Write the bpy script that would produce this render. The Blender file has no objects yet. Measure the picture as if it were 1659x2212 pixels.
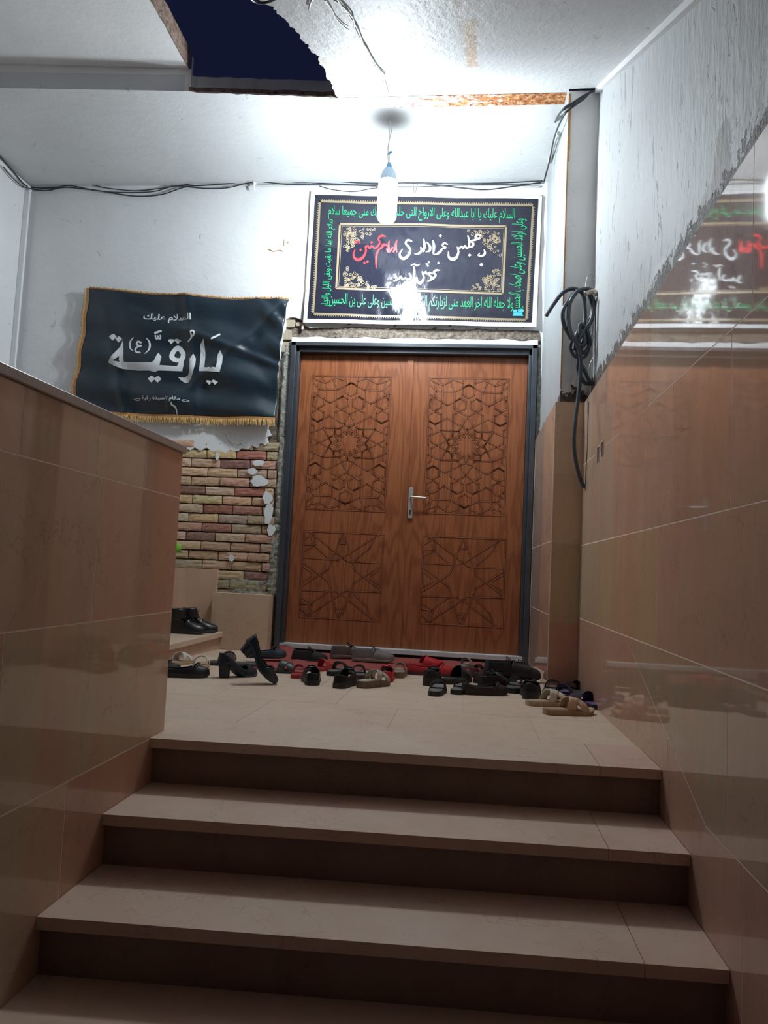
import bpy, bmesh, math, random
from mathutils import Vector, Matrix, noise
random.seed(7)
R = math.radians
scene = bpy.context.scene
col = scene.collection

# ------------------------------------------------------------------ camera, world, exposure
CAM = Vector((1.5315, -6.1214, 0.6468))
FPX = 1618.77
MR = Matrix(((0.993238, -0.109499, -0.038572), (0.106045, 0.99094, -0.082411), (0.047246, 0.077764, 0.995852)))
cam_d = bpy.data.cameras.new('camera')
cam = bpy.data.objects.new('camera', cam_d)
col.objects.link(cam)
cam_d.sensor_fit = 'VERTICAL'
cam_d.sensor_height = 24
cam_d.lens = 24 * FPX / 2212
cam_d.clip_start = 0.02
cx_, cy_, cz_ = MR.col[0], MR.col[1], MR.col[2]
cam.matrix_world = Matrix(((cx_[0], cz_[0], -cy_[0], CAM[0]), (cx_[1], cz_[1], -cy_[1], CAM[1]), (cx_[2], cz_[2], -cy_[2], CAM[2]), (0, 0, 0, 1)))
scene.camera = cam

world = bpy.data.worlds.new('night')
scene.world = world
world.use_nodes = True
world.node_tree.nodes['Background'].inputs[0].default_value = (0.006, 0.008, 0.026, 1)
world.node_tree.nodes['Background'].inputs[1].default_value = 1.0
BULB_STRENGTH = 365.0
scene.view_settings.view_transform = 'Standard'
scene.view_settings.look = 'None'
scene.view_settings.gamma = 1
scene.view_settings.use_curve_mapping = False
scene.view_settings.exposure = 0.0
scene.cycles.max_bounces = 6
scene.cycles.diffuse_bounces = 4
scene.cycles.glossy_bounces = 3
scene.cycles.caustics_reflective = False
scene.cycles.caustics_refractive = False
scene.cycles.sample_clamp_indirect = 4.0
scene.cycles.use_adaptive_sampling = True
scene.cycles.adaptive_threshold = 0.03

# ------------------------------------------------------------------ measures (metres)
XR, XB, XL = 2.2436, 0.4217, -2.495      # tiled right wall, low wall beside the stairs, far left wall
XJ, YP = 2.0645, -1.35                   # door recess side, pier front
H1 = 3.94                                # flat ceiling
YBEND, SLOPE = -1.18, 0.511              # soffit of the flight above
TT = 1.79                                # top of the wall tiles
RISE, RUN, Y0 = 0.1629, 0.3428, -3.445
FZ0 = -0.055                             # landing falls a little towards the door


def floor_z(y):
    return FZ0 * (y + 3.4) / 3.4 if y > -3.4 else 0.0


def soffit_z(y):
    return H1 + SLOPE * (y - YBEND)


def ray(u, v):
    return MR @ Vector(((u - 829.5) / FPX, 1.0, -(v - 1106) / FPX))


def P(u, v, ax, val):
    i = 'xyz'.index(ax)
    r = ray(u, v)
    return CAM + r * ((val - CAM[i]) / r[i])


def PF(u, v, lift=0.0):                   # a point on the landing floor
    r = ray(u, v)
    n = Vector((0, -FZ0 / 3.4, 1))
    t = (FZ0 + lift - n.dot(CAM)) / n.dot(r)
    return CAM + r * t


def PS(u, v, lift=0.0):                   # a point on the sloping soffit
    r = ray(u, v)
    n = Vector((0, -SLOPE, 1))
    t = (H1 - SLOPE * YBEND + lift - n.dot(CAM)) / n.dot(r)
    return CAM + r * t


# ------------------------------------------------------------------ materials
MATS = {}


def new_mat(name):
    m = bpy.data.materials.new(name)
    m.use_nodes = True
    MATS[name] = m
    nt = m.node_tree
    return m, nt, nt.nodes['Principled BSDF']


def N(nt, t, **kw):
    n = nt.nodes.new(t)
    for k, v in kw.items():
        if k.startswith('i_'):
            key = k[2:]
            key = int(key) if key.isdigit() else key.replace('_', ' ')
            n.inputs[key].default_value = v
        else:
            setattr(n, k, v)
    return n


def L(nt, a, b):
    nt.links.new(a, b)


def noise_tex(nt, scale, detail=5, rough=0.6, vec=None, dist=0.0, stretch=None):
    n = N(nt, 'ShaderNodeTexNoise', i_Scale=scale, i_Detail=min(detail, 4.5), i_Roughness=rough, i_Distortion=dist)
    tc = N(nt, 'ShaderNodeNewGeometry')
    src = tc.outputs['Position'] if vec is None else vec
    if stretch:
        mp = N(nt, 'ShaderNodeMapping')
        mp.inputs['Scale'].default_value = stretch
        L(nt, src, mp.inputs[0])
        src = mp.outputs[0]
    L(nt, src, n.inputs['Vector'])
    return n


def ramp(nt, fac, stops, interp='LINEAR'):
    r = N(nt, 'ShaderNodeValToRGB')
    r.color_ramp.interpolation = interp
    e = r.color_ramp.elements
    while len(e) < len(stops):
        e.new(0.5)
    for el, (p, c) in zip(e, stops):
        el.position = p
        el.color = (c, c, c, 1) if isinstance(c, (int, float)) else (*c, 1)
    L(nt, fac, r.inputs[0])
    return r


def mix(nt, fac, a, b, mode='MIX'):
    m = N(nt, 'ShaderNodeMix', data_type='RGBA', blend_type=mode)
    for s, x in ((0, fac), (6, a), (7, b)):
        if isinstance(x, (int, float)):
            m.inputs[s].default_value = x
        elif isinstance(x, tuple):
            m.inputs[s].default_value = (*x, 1)
        else:
            L(nt, x, m.inputs[s])
    return m.outputs[2]


def mth(nt, op, a, b=0.0, clamp=False):
    m = N(nt, 'ShaderNodeMath', operation=op)
    m.use_clamp = clamp
    for s, x in ((0, a), (1, b)):
        if isinstance(x, (int, float)):
            m.inputs[s].default_value = x
        else:
            L(nt, x, m.inputs[s])
    return m.outputs[0]


def bump(nt, b, height, strength=0.3, dist=0.01, chain=None):
    n = N(nt, 'ShaderNodeBump', i_Strength=strength, i_Distance=dist)
    L(nt, height, n.inputs['Height'])
    if chain:
        L(nt, chain, n.inputs['Normal'])
    L(nt, n.outputs[0], b.inputs['Normal'])
    return n.outputs[0]


def simple(name, c, rough=0.5, metal=0.0, var=0.0, bmp=0.0, scale=40, emit=None, spec=None, sheen=0):
    m, nt, b = new_mat(name)
    b.inputs['Roughness'].default_value = rough
    b.inputs['Metallic'].default_value = metal
    if spec is not None:
        b.inputs['Specular IOR Level'].default_value = spec
    if sheen:
        b.inputs['Sheen Weight'].default_value = sheen
    n = noise_tex(nt, scale)
    if var:
        L(nt, mix(nt, n.outputs[0], tuple(x * (1 - var) for x in c), tuple(min(1, x * (1 + var)) for x in c)), b.inputs['Base Color'])
    else:
        b.inputs['Base Color'].default_value = (*c, 1)
    if bmp:
        bump(nt, b, n.outputs[0], bmp, 0.004)
    return m


def sep_pos(nt):
    g = N(nt, 'ShaderNodeNewGeometry')
    s = N(nt, 'ShaderNodeSeparateXYZ')
    L(nt, g.outputs['Position'], s.inputs[0])
    return s


def plaster(name, base=(0.76, 0.765, 0.77), band=None, amp=0.09, rough_wall=0.0, stains=(), dirt=0.0, stretch=None, soot=None):
    """old white plaster; band = height under which it has broken away to brown mortar"""
    m, nt, b = new_mat(name)
    b.inputs['Roughness'].default_value = 0.62
    s = sep_pos(nt)
    n1 = noise_tex(nt, 1.6, 5, 0.6)
    n2 = noise_tex(nt, 9, 7, 0.65, stretch=stretch)
    c = mix(nt, ramp(nt, n1.outputs[0], [(0.3, 0.0), (0.75, 1.0)]).outputs[0], base, tuple(x * 0.88 for x in base))
    # trowel scars: thin dark nicks
    n3 = noise_tex(nt, 5.5, 8, 0.72, stretch=(stretch or (1, 1, 1)), dist=1.2)
    nick = ramp(nt, n3.outputs[0], [(0.0, 0.0), (0.655 - 0.05 * rough_wall, 0.0), (0.69 - 0.05 * rough_wall, 1.0)]).outputs[0]
    c = mix(nt, mth(nt, 'MULTIPLY', nick, 0.25 + 0.35 * rough_wall), c, (0.20, 0.17, 0.15))
    if dirt:
        nd = noise_tex(nt, 0.9, 6, 0.7)
        c = mix(nt, mth(nt, 'MULTIPLY', ramp(nt, nd.outputs[0], [(0.4, 0.0), (0.7, 1.0)]).outputs[0], dirt), c, (0.34, 0.29, 0.24))
    for (axis_a, a0, a1, axis_b, b0, b1, sc, amt) in stains:
        A = s.outputs['XYZ'.index(axis_a.upper())]
        B = s.outputs['XYZ'.index(axis_b.upper())]
        ns = noise_tex(nt, 14, 5, 0.7)
        off = mth(nt, 'MULTIPLY', mth(nt, 'SUBTRACT', ns.outputs[0], 0.5), 0.16)
        da = mth(nt, 'SUBTRACT', (a1 - a0) / 2, mth(nt, 'ABSOLUTE', mth(nt, 'SUBTRACT', A, (a0 + a1) / 2)))
        db = mth(nt, 'SUBTRACT', (b1 - b0) / 2, mth(nt, 'ABSOLUTE', mth(nt, 'SUBTRACT', B, (b0 + b1) / 2)))
        k = mth(nt, 'MULTIPLY', mth(nt, 'ADD', mth(nt, 'MINIMUM', da, db), off), 45, True)
        c = mix(nt, mth(nt, 'MULTIPLY', k, amt), c, sc)
    hgt = mth(nt, 'ADD', mth(nt, 'MULTIPLY', n2.outputs[0], 1.0), mth(nt, 'MULTIPLY', nick, -0.5))
    if band is not None:
        nb = noise_tex(nt, 13, 6, 0.75)
        z = mth(nt, 'ADD', s.outputs[2], mth(nt, 'MULTIPLY', mth(nt, 'SUBTRACT', nb.outputs[0], 0.5), -2 * amp))
        k = mth(nt, 'MULTIPLY', mth(nt, 'SUBTRACT', band, z), 90, True)
        nm = noise_tex(nt, 38, 5, 0.8)
        mort = ramp(nt, nm.outputs[0], [(0.38, (0.012, 0.009, 0.008)), (0.46, (0.06, 0.038, 0.026)), (0.58, (0.12, 0.082, 0.058)), (0.70, (0.32, 0.26, 0.21))]).outputs[0]
        c = mix(nt, k, c, mort)
        hgt = mth(nt, 'ADD', hgt, mth(nt, 'MULTIPLY', k, mth(nt, 'SUBTRACT', mth(nt, 'MULTIPLY', nm.outputs[0], 1.6), 1.6)))
    L(nt, c, b.inputs['Base Color'])
    bump(nt, b, hgt, 0.35 + 0.3 * rough_wall, 0.012)
    return m


def tile_mat(name, rough=0.13, dust=0.0, warm=(0.46, 0.25, 0.17), gain=1.2):
    """polished pink-beige stone; each slab carries its own tint in the colour attribute"""
    m, nt, b = new_mat(name)
    at = N(nt, 'ShaderNodeVertexColor', layer_name='Col')
    n1 = noise_tex(nt, 2.3, 7, 0.62, dist=0.6)
    n2 = noise_tex(nt, 17, 6, 0.7, stretch=(1, 1, 0.25))
    c = mix(nt, ramp(nt, n1.outputs[0], [(0.32, 0.0), (0.72, 1.0)]).outputs[0], at.outputs[0], (0.36, 0.21, 0.15), 'MIX')
    c = mix(nt, 0.55, at.outputs[0], c)
    c = mix(nt, mth(nt, 'MULTIPLY', n2.outputs[0], 0.35), c, (0.66, 0.50, 0.40))
    n4 = noise_tex(nt, 4.5, 4, 0.6, stretch=(1, 1, 0.10))
    c = mix(nt, mth(nt, 'MULTIPLY', ramp(nt, n4.outputs[0], [(0.42, 0.0), (0.6, 1.0)]).outputs[0], 0.45), c, warm)
    # dark hair veins
    v = N(nt, 'ShaderNodeTexVoronoi', feature='DISTANCE_TO_EDGE', i_Scale=3.2)
    g = N(nt, 'ShaderNodeNewGeometry')
    nd = noise_tex(nt, 4, 5, 0.6)
    vm = N(nt, 'ShaderNodeMix', data_type='VECTOR')
    vm.inputs[0].default_value = 0.45
    L(nt, g.outputs['Position'], vm.inputs[4])
    L(nt, nd.outputs['Color'], vm.inputs[5])
    L(nt, vm.outputs[1], v.inputs['Vector'])
    vein = ramp(nt, v.outputs[0], [(0.0, 1.0), (0.012, 0.0)]).outputs[0]
    c = mix(nt, mth(nt, 'MULTIPLY', mth(nt, 'MULTIPLY', vein, n1.outputs[0]), 0.5), c, (0.16, 0.07, 0.05))
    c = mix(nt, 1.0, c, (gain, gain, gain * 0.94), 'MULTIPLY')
    L(nt, c, b.inputs['Base Color'])
    nr = noise_tex(nt, 6, 5, 0.7, stretch=(1, 1, 0.4))
    L(nt, mth(nt, 'ADD', rough * 0.30, mth(nt, 'MULTIPLY', nr.outputs[0], rough * 0.35 + dust)), b.inputs['Roughness'])
    return m


M = {}
M['plaster'] = plaster('white_plaster', stretch=(1, 1, 1), rough_wall=0.1)
M['ceiling'] = plaster('ceiling_plaster', base=(0.62, 0.63, 0.64), rough_wall=0.1)
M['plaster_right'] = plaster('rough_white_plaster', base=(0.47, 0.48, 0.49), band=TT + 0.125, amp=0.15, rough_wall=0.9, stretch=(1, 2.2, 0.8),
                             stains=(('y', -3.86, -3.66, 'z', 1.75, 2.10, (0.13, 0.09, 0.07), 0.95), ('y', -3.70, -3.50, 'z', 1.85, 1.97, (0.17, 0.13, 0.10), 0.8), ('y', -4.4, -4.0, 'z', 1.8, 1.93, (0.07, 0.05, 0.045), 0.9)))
M['plaster_pier'] = plaster('dirty_pier_plaster', base=(0.78, 0.76, 0.74), band=TT + 0.055, amp=0.16, rough_wall=0.2, dirt=0.25)
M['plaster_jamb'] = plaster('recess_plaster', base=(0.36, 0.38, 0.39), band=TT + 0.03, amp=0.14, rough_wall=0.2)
a, b_ = PS(1015, 40), PS(1015, 145)
c_, d_ = PS(985, 0), PS(985, 60)
M['soffit'] = plaster('soffit_plaster', base=(0.62, 0.63, 0.64), rough_wall=0.35, stretch=(3.0, 1, 1),
                      stains=(('x', a.x - 0.035, a.x + 0.035, 'y', a.y, b_.y, (0.50, 0.30, 0.16), 0.85),
                              ('x', c_.x - 0.02, c_.x + 0.02, 'y', c_.y - .3, d_.y, (0.42, 0.27, 0.2), 0.7),
                              ('x', 0.52, 0.72, 'y', -4.2, -1.75, (0.52, 0.40, 0.28), 0.7)))
M['slab_plaster'] = plaster('upper_ceiling_plaster', base=(0.80, 0.80, 0.80))
M['strip_plaster'] = plaster('downstand_plaster', base=(0.88, 0.84, 0.81))
M['stone'] = tile_mat('polished_wall_stone', 0.075)
M['stone_floor'] = tile_mat('worn_floor_stone', 1.15, 0.1, (0.50, 0.37, 0.30), 1.22)
M['stone_riser'] = tile_mat('shaded_riser_stone', 0.9, 0.1, (0.36, 0.20, 0.15), 0.55)  # step stone at lower gain: shade under the nosings is put into the colour
M['stone_edge'] = simple('stone_coping', (0.36, 0.28, 0.24), 0.35, var=0.2, scale=25)
M['joint'] = simple('pale_joint', (0.85, 0.68, 0.58), 0.8, var=0.2, scale=60)
M['grout'] = simple('grout', (0.48, 0.38, 0.31), 0.9, var=0.2, bmp=0.3, scale=80)
M['white_metal'] = simple('galvanised_sill', (0.58, 0.62, 0.61), 0.5, 0.0, var=0.15)
M['steel'] = simple('painted_steel_frame', (0.085, 0.095, 0.11), 0.33, 0.5, var=0.45, scale=6, bmp=0.05)
M['chrome'] = simple('brushed_metal', (0.60, 0.55, 0.48), 0.34, 0.55)
M['black'] = simple('black_rubber', (0.012, 0.012, 0.013), 0.4, var=0.3)
M['black_hole'] = simple('dark_cavity', (0.01, 0.008, 0.008), 0.9)
M['cable_black'] = simple('black_cable', (0.022, 0.026, 0.034), 0.4)
M['cable_grey'] = simple('thick_grey_cable', (0.052, 0.064, 0.078), 0.42, var=0.2)
M['cable_white'] = simple('white_flex', (0.55, 0.56, 0.55), 0.5)
M['gold'] = simple('gold_fringe', (0.62, 0.36, 0.10), 0.55, var=0.35, scale=120, sheen=0.3)
M['gold_tape'] = simple('gold_tape', (0.42, 0.20, 0.07), 0.6, var=0.2)
M['white_ink'] = simple('white_lettering', (0.72, 0.74, 0.76), 0.5)
M['silver_ink'] = simple('silver_lettering', (0.66, 0.68, 0.70), 0.5)
M['red_ink'] = simple('red_lettering', (0.62, 0.02, 0.03), 0.35)
M['green_ink'] = simple('green_lettering', (0.015, 0.36, 0.14), 0.35)
M['gold_ink'] = simple('pale_gold_print', (0.24, 0.19, 0.12), 0.35)
M['teal_ink'] = simple('teal_print', (0.06, 0.42, 0.52), 0.4)
M['paper'] = simple('white_banner_margin', (0.75, 0.76, 0.78), 0.35)
M['mat_red'] = simple('red_floor_mat', (0.30, 0.06, 0.05), 0.75, var=0.4, bmp=0.8, scale=90)
M['bin_green'] = simple('lime_green_plastic', (0.16, 0.55, 0.03), 0.35)
M['socket'] = simple('blue_grey_lamp_socket', (0.10, 0.28, 0.42), 0.4)
M['lamp_body'] = simple('lamp_body_plastic', (0.45, 0.60, 0.72), 0.35)
M['tube_wire'] = simple('bare_wire', (0.45, 0.43, 0.38), 0.4, 0.6)


def banner_black():
    m, nt, b = new_mat('black_satin')
    n = noise_tex(nt, 2.0, 4, 0.5)
    L(nt, mix(nt, n.outputs[0], (0.006, 0.012, 0.019), (0.014, 0.026, 0.036)), b.inputs['Base Color'])
    b.inputs['Roughness'].default_value = 0.34
    b.inputs['Sheen Weight'].default_value = 0.2
    b.inputs['Sheen Tint'].default_value = (0.4, 0.6, 0.8, 1)
    n2 = noise_tex(nt, 5, 3, 0.5, stretch=(1, 1, 2.5))
    bump(nt, b, n2.outputs[0], 0.25, 0.02)
    return m


def banner_vinyl():
    m, nt, b = new_mat('glossy_dark_vinyl')
    b.inputs['Base Color'].default_value = (0.016, 0.017, 0.028, 1)
    b.inputs['Roughness'].default_value = 0.13
    b.inputs['Specular IOR Level'].default_value = 0.4
    n = noise_tex(nt, 5, 4, 0.6, stretch=(1, 1, 0.5))
    bump(nt, b, n.outputs[0], 0.35, 0.02)
    return m


def wood():
    m, nt, b = new_mat('carved_oak_veneer')
    g = N(nt, 'ShaderNodeNewGeometry')
    mp = N(nt, 'ShaderNodeMapping')
    mp.inputs['Scale'].default_value = (1.3, 1, 0.17)
    L(nt, g.outputs['Position'], mp.inputs[0])
    warp = noise_tex(nt, 2.1, 3, 0.5, vec=mp.outputs[0])
    # cathedral figure: contour lines of a slow field stretched upright
    ph = mth(nt, 'MULTIPLY', warp.outputs[0], 21.0)
    fr = mth(nt, 'PINGPONG', ph, 0.5)
    ring = ramp(nt, fr, [(0.0, 1.0), (0.12, 0.9), (0.22, 0.2), (0.5, 0.0)]).outputs[0]
    fine = noise_tex(nt, 60, 4, 0.7, stretch=(1.6, 1.6, 0.045))
    big = noise_tex(nt, 1.4, 2, 0.5)
    c = mix(nt, ramp(nt, fine.outputs[0], [(0.35, 0.0), (0.65, 1.0)]).outputs[0], (0.37, 0.130, 0.052), (0.26, 0.082, 0.031))
    c = mix(nt, mth(nt, 'MULTIPLY', ring, 0.58), c, (0.15, 0.042, 0.015))
    c = mix(nt, mth(nt, 'MULTIPLY', big.outputs[0], 0.3), c, (0.30, 0.09, 0.03))
    L(nt, c, b.inputs['Base Color'])
    b.inputs['Roughness'].default_value = 0.36
    bump(nt, b, fine.outputs[0], 0.08, 0.003)
    return m


def rust():
    m, nt, b = new_mat('rusty_steel_flange')
    s = sep_pos(nt)
    n = noise_tex(nt, 13, 6, 0.75, stretch=(1, 2, 1))
    n2 = noise_tex(nt, 32, 5, 0.7)
    rc = ramp(nt, n2.outputs[0], [(0.35, (0.10, 0.022, 0.012)), (0.5, (0.36, 0.13, 0.04)), (0.62, (0.62, 0.36, 0.16))]).outputs[0]
    k = mth(nt, 'ADD', mth(nt, 'MULTIPLY', mth(nt, 'SUBTRACT', s.outputs[0], 1.40), 0.6), mth(nt, 'MULTIPLY', mth(nt, 'SUBTRACT', n.outputs[0], 0.45), 2.2))
    k = mth(nt, 'MULTIPLY', k, 9, True)
    L(nt, mix(nt, k, (0.62, 0.63, 0.64), rc), b.inputs['Base Color'])
    b.inputs['Roughness'].default_value = 0.7
    bump(nt, b, n2.outputs[0], 0.6, 0.01)
    return m


def colored(name, rough, scale=30, var=0.3, bmp=0.5, bd=0.006):
    m, nt, b = new_mat(name)
    at = N(nt, 'ShaderNodeVertexColor', layer_name='Col')
    n = noise_tex(nt, scale, 6, 0.7)
    L(nt, mix(nt, mth(nt, 'MULTIPLY', ramp(nt, n.outputs[0], [(0.35, 0.0), (0.7, 1.0)]).outputs[0], var), at.outputs[0], (0.42, 0.36, 0.28)), b.inputs['Base Color'])
    b.inputs['Roughness'].default_value = rough
    bump(nt, b, n.outputs[0], bmp, bd)
    return m


def cement(name, lo, hi):
    m, nt, b = new_mat(name)
    n = noise_tex(nt, 26, 7, 0.75)
    L(nt, ramp(nt, n.outputs[0], [(0.32, lo), (0.62, hi)]).outputs[0], b.inputs['Base Color'])
    b.inputs['Roughness'].default_value = 0.92
    bump(nt, b, n.outputs[0], 0.9, 0.02)
    return m


M['satin'] = banner_black()
M['vinyl'] = banner_vinyl()
M['wood'] = wood()
M['groove'] = simple('dark_stained_groove', (0.085, 0.022, 0.010), 0.5)
M['rust'] = rust()
M['brick'] = colored('old_clay_brick', 0.9)
M['mortar'] = cement('dark_mortar', (0.05, 0.032, 0.022), (0.20, 0.15, 0.11))
M['lintel_mortar'] = cement('brown_lintel_mortar', (0.07, 0.05, 0.04), (0.30, 0.25, 0.20))
M['cement'] = cement('grey_cement', (0.13, 0.13, 0.11), (0.40, 0.39, 0.34))

# ------------------------------------------------------------------ mesh helpers


class MB:
    def __init__(s):
        s.v, s.f, s.c = [], [], []

    def face(s, pts, c=None):
        n = len(s.v)
        s.v += [tuple(p) for p in pts]
        s.f.append(tuple(range(n, n + len(pts))))
        s.c.append(c)

    def box(s, x0, x1, y0, y1, z0, z1, c=None):
        n = len(s.v)
        s.v += [(x, y, z) for x in (x0, x1) for y in (y0, y1) for z in (z0, z1)]
        for q in ((0, 1, 3, 2), (4, 6, 7, 5), (0, 4, 5, 1), (2, 3, 7, 6), (0, 2, 6, 4), (1, 5, 7, 3)):
            s.f.append(tuple(n + i for i in q))
            s.c.append(c)
        return s

    def grid(s, rows, c=None, closed_u=False):
        n = len(s.v)
        h, w = len(rows), len(rows[0])
        for r in rows:
            s.v += [tuple(p) for p in r]
        for i in range(h - 1):
            for j in range(w if closed_u else w - 1):
                k = (j + 1) % w
                s.f.append((n + i * w + j, n + i * w + k, n + (i + 1) * w + k, n + (i + 1) * w + j))
                s.c.append(c)
        return s

    def tube(s, pts, r, seg=8, sub=4, c=None):
        pts = [Vector(p) for p in pts]
        if sub > 1 and len(pts) > 2:
            pts = catmull(pts, sub)
        rows = []
        up = Vector((0.13, 0.37, 0.92))
        for i, p in enumerate(pts):
            d = (pts[min(i + 1, len(pts) - 1)] - pts[max(i - 1, 0)]).normalized()
            a = d.cross(up)
            if a.length < 0.1:
                a = d.cross(Vector((1, 0, 0)))
            a.normalize()
            bb = d.cross(a).normalized()
            rows.append([p + (a * math.cos(t * 2 * math.pi / seg) + bb * math.sin(t * 2 * math.pi / seg)) * r for t in range(seg)])
        s.grid(rows, c, True)
        s.face(rows[0][::-1], c)
        s.face(rows[-1], c)
        return s

    def lathe(s, prof, cen=(0, 0, 0), seg=24, c=None, sx=1, sy=1):
        rows = [[(cen[0] + r * sx * math.cos(2 * math.pi * t / seg), cen[1] + r * sy * math.sin(2 * math.pi * t / seg), cen[2] + z) for t in range(seg)] for r, z in prof]
        return s.grid(rows, c, True)

    def build(s, name, mat, parent=None, smooth=False, bevel=0.0, solid=0.0, subd=0, kind=None, merge=False):
        me = bpy.data.meshes.new(name)
        me.from_pydata(s.v, [], s.f)
        if any(c is not None for c in s.c):
            at = me.color_attributes.new('Col', 'FLOAT_COLOR', 'CORNER')
            i = 0
            for p, c in zip(me.polygons, s.c):
                for _ in range(p.loop_total):
                    at.data[i].color = (*(c or (0.5, 0.5, 0.5)), 1)
                    i += 1
        bm = bmesh.new()
        bm.from_mesh(me)
        if merge:
            bmesh.ops.remove_doubles(bm, verts=bm.verts, dist=1e-5)
        bmesh.ops.recalc_face_normals(bm, faces=bm.faces)
        bm.to_mesh(me)
        bm.free()
        me.materials.append(mat)
        for p in me.polygons:
            p.use_smooth = smooth
        o = bpy.data.objects.new(name, me)
        col.objects.link(o)
        if parent:
            o.parent = parent
        if solid:
            md = o.modifiers.new('solid', 'SOLIDIFY')
            md.thickness = solid
            md.offset = 0
        if bevel:
            md = o.modifiers.new('bevel', 'BEVEL')
            md.width = bevel
            md.segments = 2
            md.limit_method = 'ANGLE'
        if subd:
            md = o.modifiers.new('subd', 'SUBSURF')
            md.levels = md.render_levels = subd
        if kind:
            o['kind'] = kind
        return o


def catmull(p, n):
    out = []
    for i in range(len(p) - 1):
        a, b, c, d = p[max(i - 1, 0)], p[i], p[i + 1], p[min(i + 2, len(p) - 1)]
        for k in range(n):
            t = k / n
            out.append(0.5 * (2 * b + (c - a) * t + (2 * a - 5 * b + 4 * c - d) * t * t + (3 * b - a - 3 * c + d) * t ** 3))
    out.append(p[-1])
    return out


def thing(name, label, cat, loc=(0, 0, 0), rot=(0, 0, 0), group=None, scale=1.0):
    o = bpy.data.objects.new(name, None)
    o.empty_display_size = 0.05
    col.objects.link(o)
    o.location = loc
    o.rotation_euler = rot
    o.scale = (scale,) * 3
    o['label'] = label
    o['category'] = cat
    if group:
        o['group'] = group
    return o


def tag(o, label, cat, group=None):
    o['label'] = label
    o['category'] = cat
    if group:
        o['group'] = group
    return o


PINK, BEIGE, OLIVE, RED, TAN, OCHRE = (0.43, 0.27, 0.21), (0.45, 0.35, 0.26), (0.34, 0.27, 0.18), (0.40, 0.19, 0.14), (0.46, 0.37, 0.30), (0.42, 0.29, 0.13)


def tint(c, a=0.06):
    k = 1 + random.uniform(-a, a)
    return tuple(x * k * (1 + random.uniform(-a / 2, a / 2)) for x in c)

# ------------------------------------------------------------------ stonework helpers


def shrink(poly, g=0.0022):
    cx = sum(p[0] for p in poly) / len(poly)
    cy = sum(p[1] for p in poly) / len(poly)
    w = max(p[0] for p in poly) - min(p[0] for p in poly)
    h = max(p[1] for p in poly) - min(p[1] for p in poly)
    return [(cx + (x - cx) * (1 - 2 * g / w), cy + (y - cy) * (1 - 2 * g / h)) for x, y in poly]


def slab_x(mb, poly, x0, x1, c):          # polygon in (y, z), thickness along x
    poly = shrink(poly)
    mb.face([(x0, y, z) for y, z in poly], c)
    mb.face([(x1, y, z) for y, z in poly][::-1], c)
    for i in range(len(poly)):
        a, b = poly[i], poly[(i + 1) % len(poly)]
        mb.face([(x0, *a), (x1, *a), (x1, *b), (x0, *b)], c)


def slab_y(mb, poly, y0, y1, c, g=0.0014):          # polygon in (x, z)
    poly = shrink(poly, g)
    mb.face([(x, y0, z) for x, z in poly], c)
    mb.face([(x, y1, z) for x, z in poly][::-1], c)
    for i in range(len(poly)):
        a, b = poly[i], poly[(i + 1) % len(poly)]
        mb.face([(a[0], y0, a[1]), (a[0], y1, a[1]), (b[0], y1, b[1]), (b[0], y0, b[1])], c)


def rect(a0, a1, b0, b1):
    return [(a0, b0), (a1, b0), (a1, b1), (a0, b1)]


def q3(mb, corners, thick, c=None):       # slab from four top corners, thickness downward
    lo = [(p[0], p[1], p[2] - thick) for p in corners]
    mb.face(corners, c)
    mb.face(lo[::-1], c)
    for i in range(len(corners)):
        j = (i + 1) % len(corners)
        mb.face([corners[i], lo[i], lo[j], corners[j]], c)


# ------------------------------------------------------------------ floor: the landing


def nose_y(k, x):
    return Y0 - k * RUN + 0.0896 * (x - XB) / (XR - XB)


fl = MB()
ys = [-3.05, -2.44, -1.83, -1.22, -0.61, 0.12]
for i in range(5):
    off = (0.0, 0.31, 0.12, 0.4, 0.2)[i]
    xs = [-1.25] + [x for x in [-0.62 + off + 0.62 * k for k in range(6)] if -1.1 < x < 2.2] + [2.30]
    for x0, x1 in zip(xs, xs[1:]):
        y0, y1, g = ys[i], ys[i + 1], 0.0011
        y0a = nose_y(0, x0) + 0.36 if i == 0 else y0
        y0b = nose_y(0, x1) + 0.36 if i == 0 else y0
        q3(fl, [(x0 + g, y0a + g, floor_z(y0a)), (x1 - g, y0b + g, floor_z(y0b)), (x1 - g, y1 - g, floor_z(y1)), (x0 + g, y1 - g, floor_z(y1))], 0.03, tint(TAN, 0.05))
q3(fl, [(-1.25, -3.32, 0), (XB - 0.022, -3.32, 0), (XB - 0.022, -3.075, -0.004), (-1.25, -3.052, -0.004)], 0.03, TAN)
floor = fl.build('floor', M['stone_floor'], kind='structure')
bed = MB()
q3(bed, [(-2.6, -3.38, -0.003), (2.32, -3.30, -0.003), (2.32, 0.3, FZ0 - 0.006), (-2.6, 0.3, FZ0 - 0.006)], 0.3)
bed.build('floor_bed', M['grout'], floor)

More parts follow.
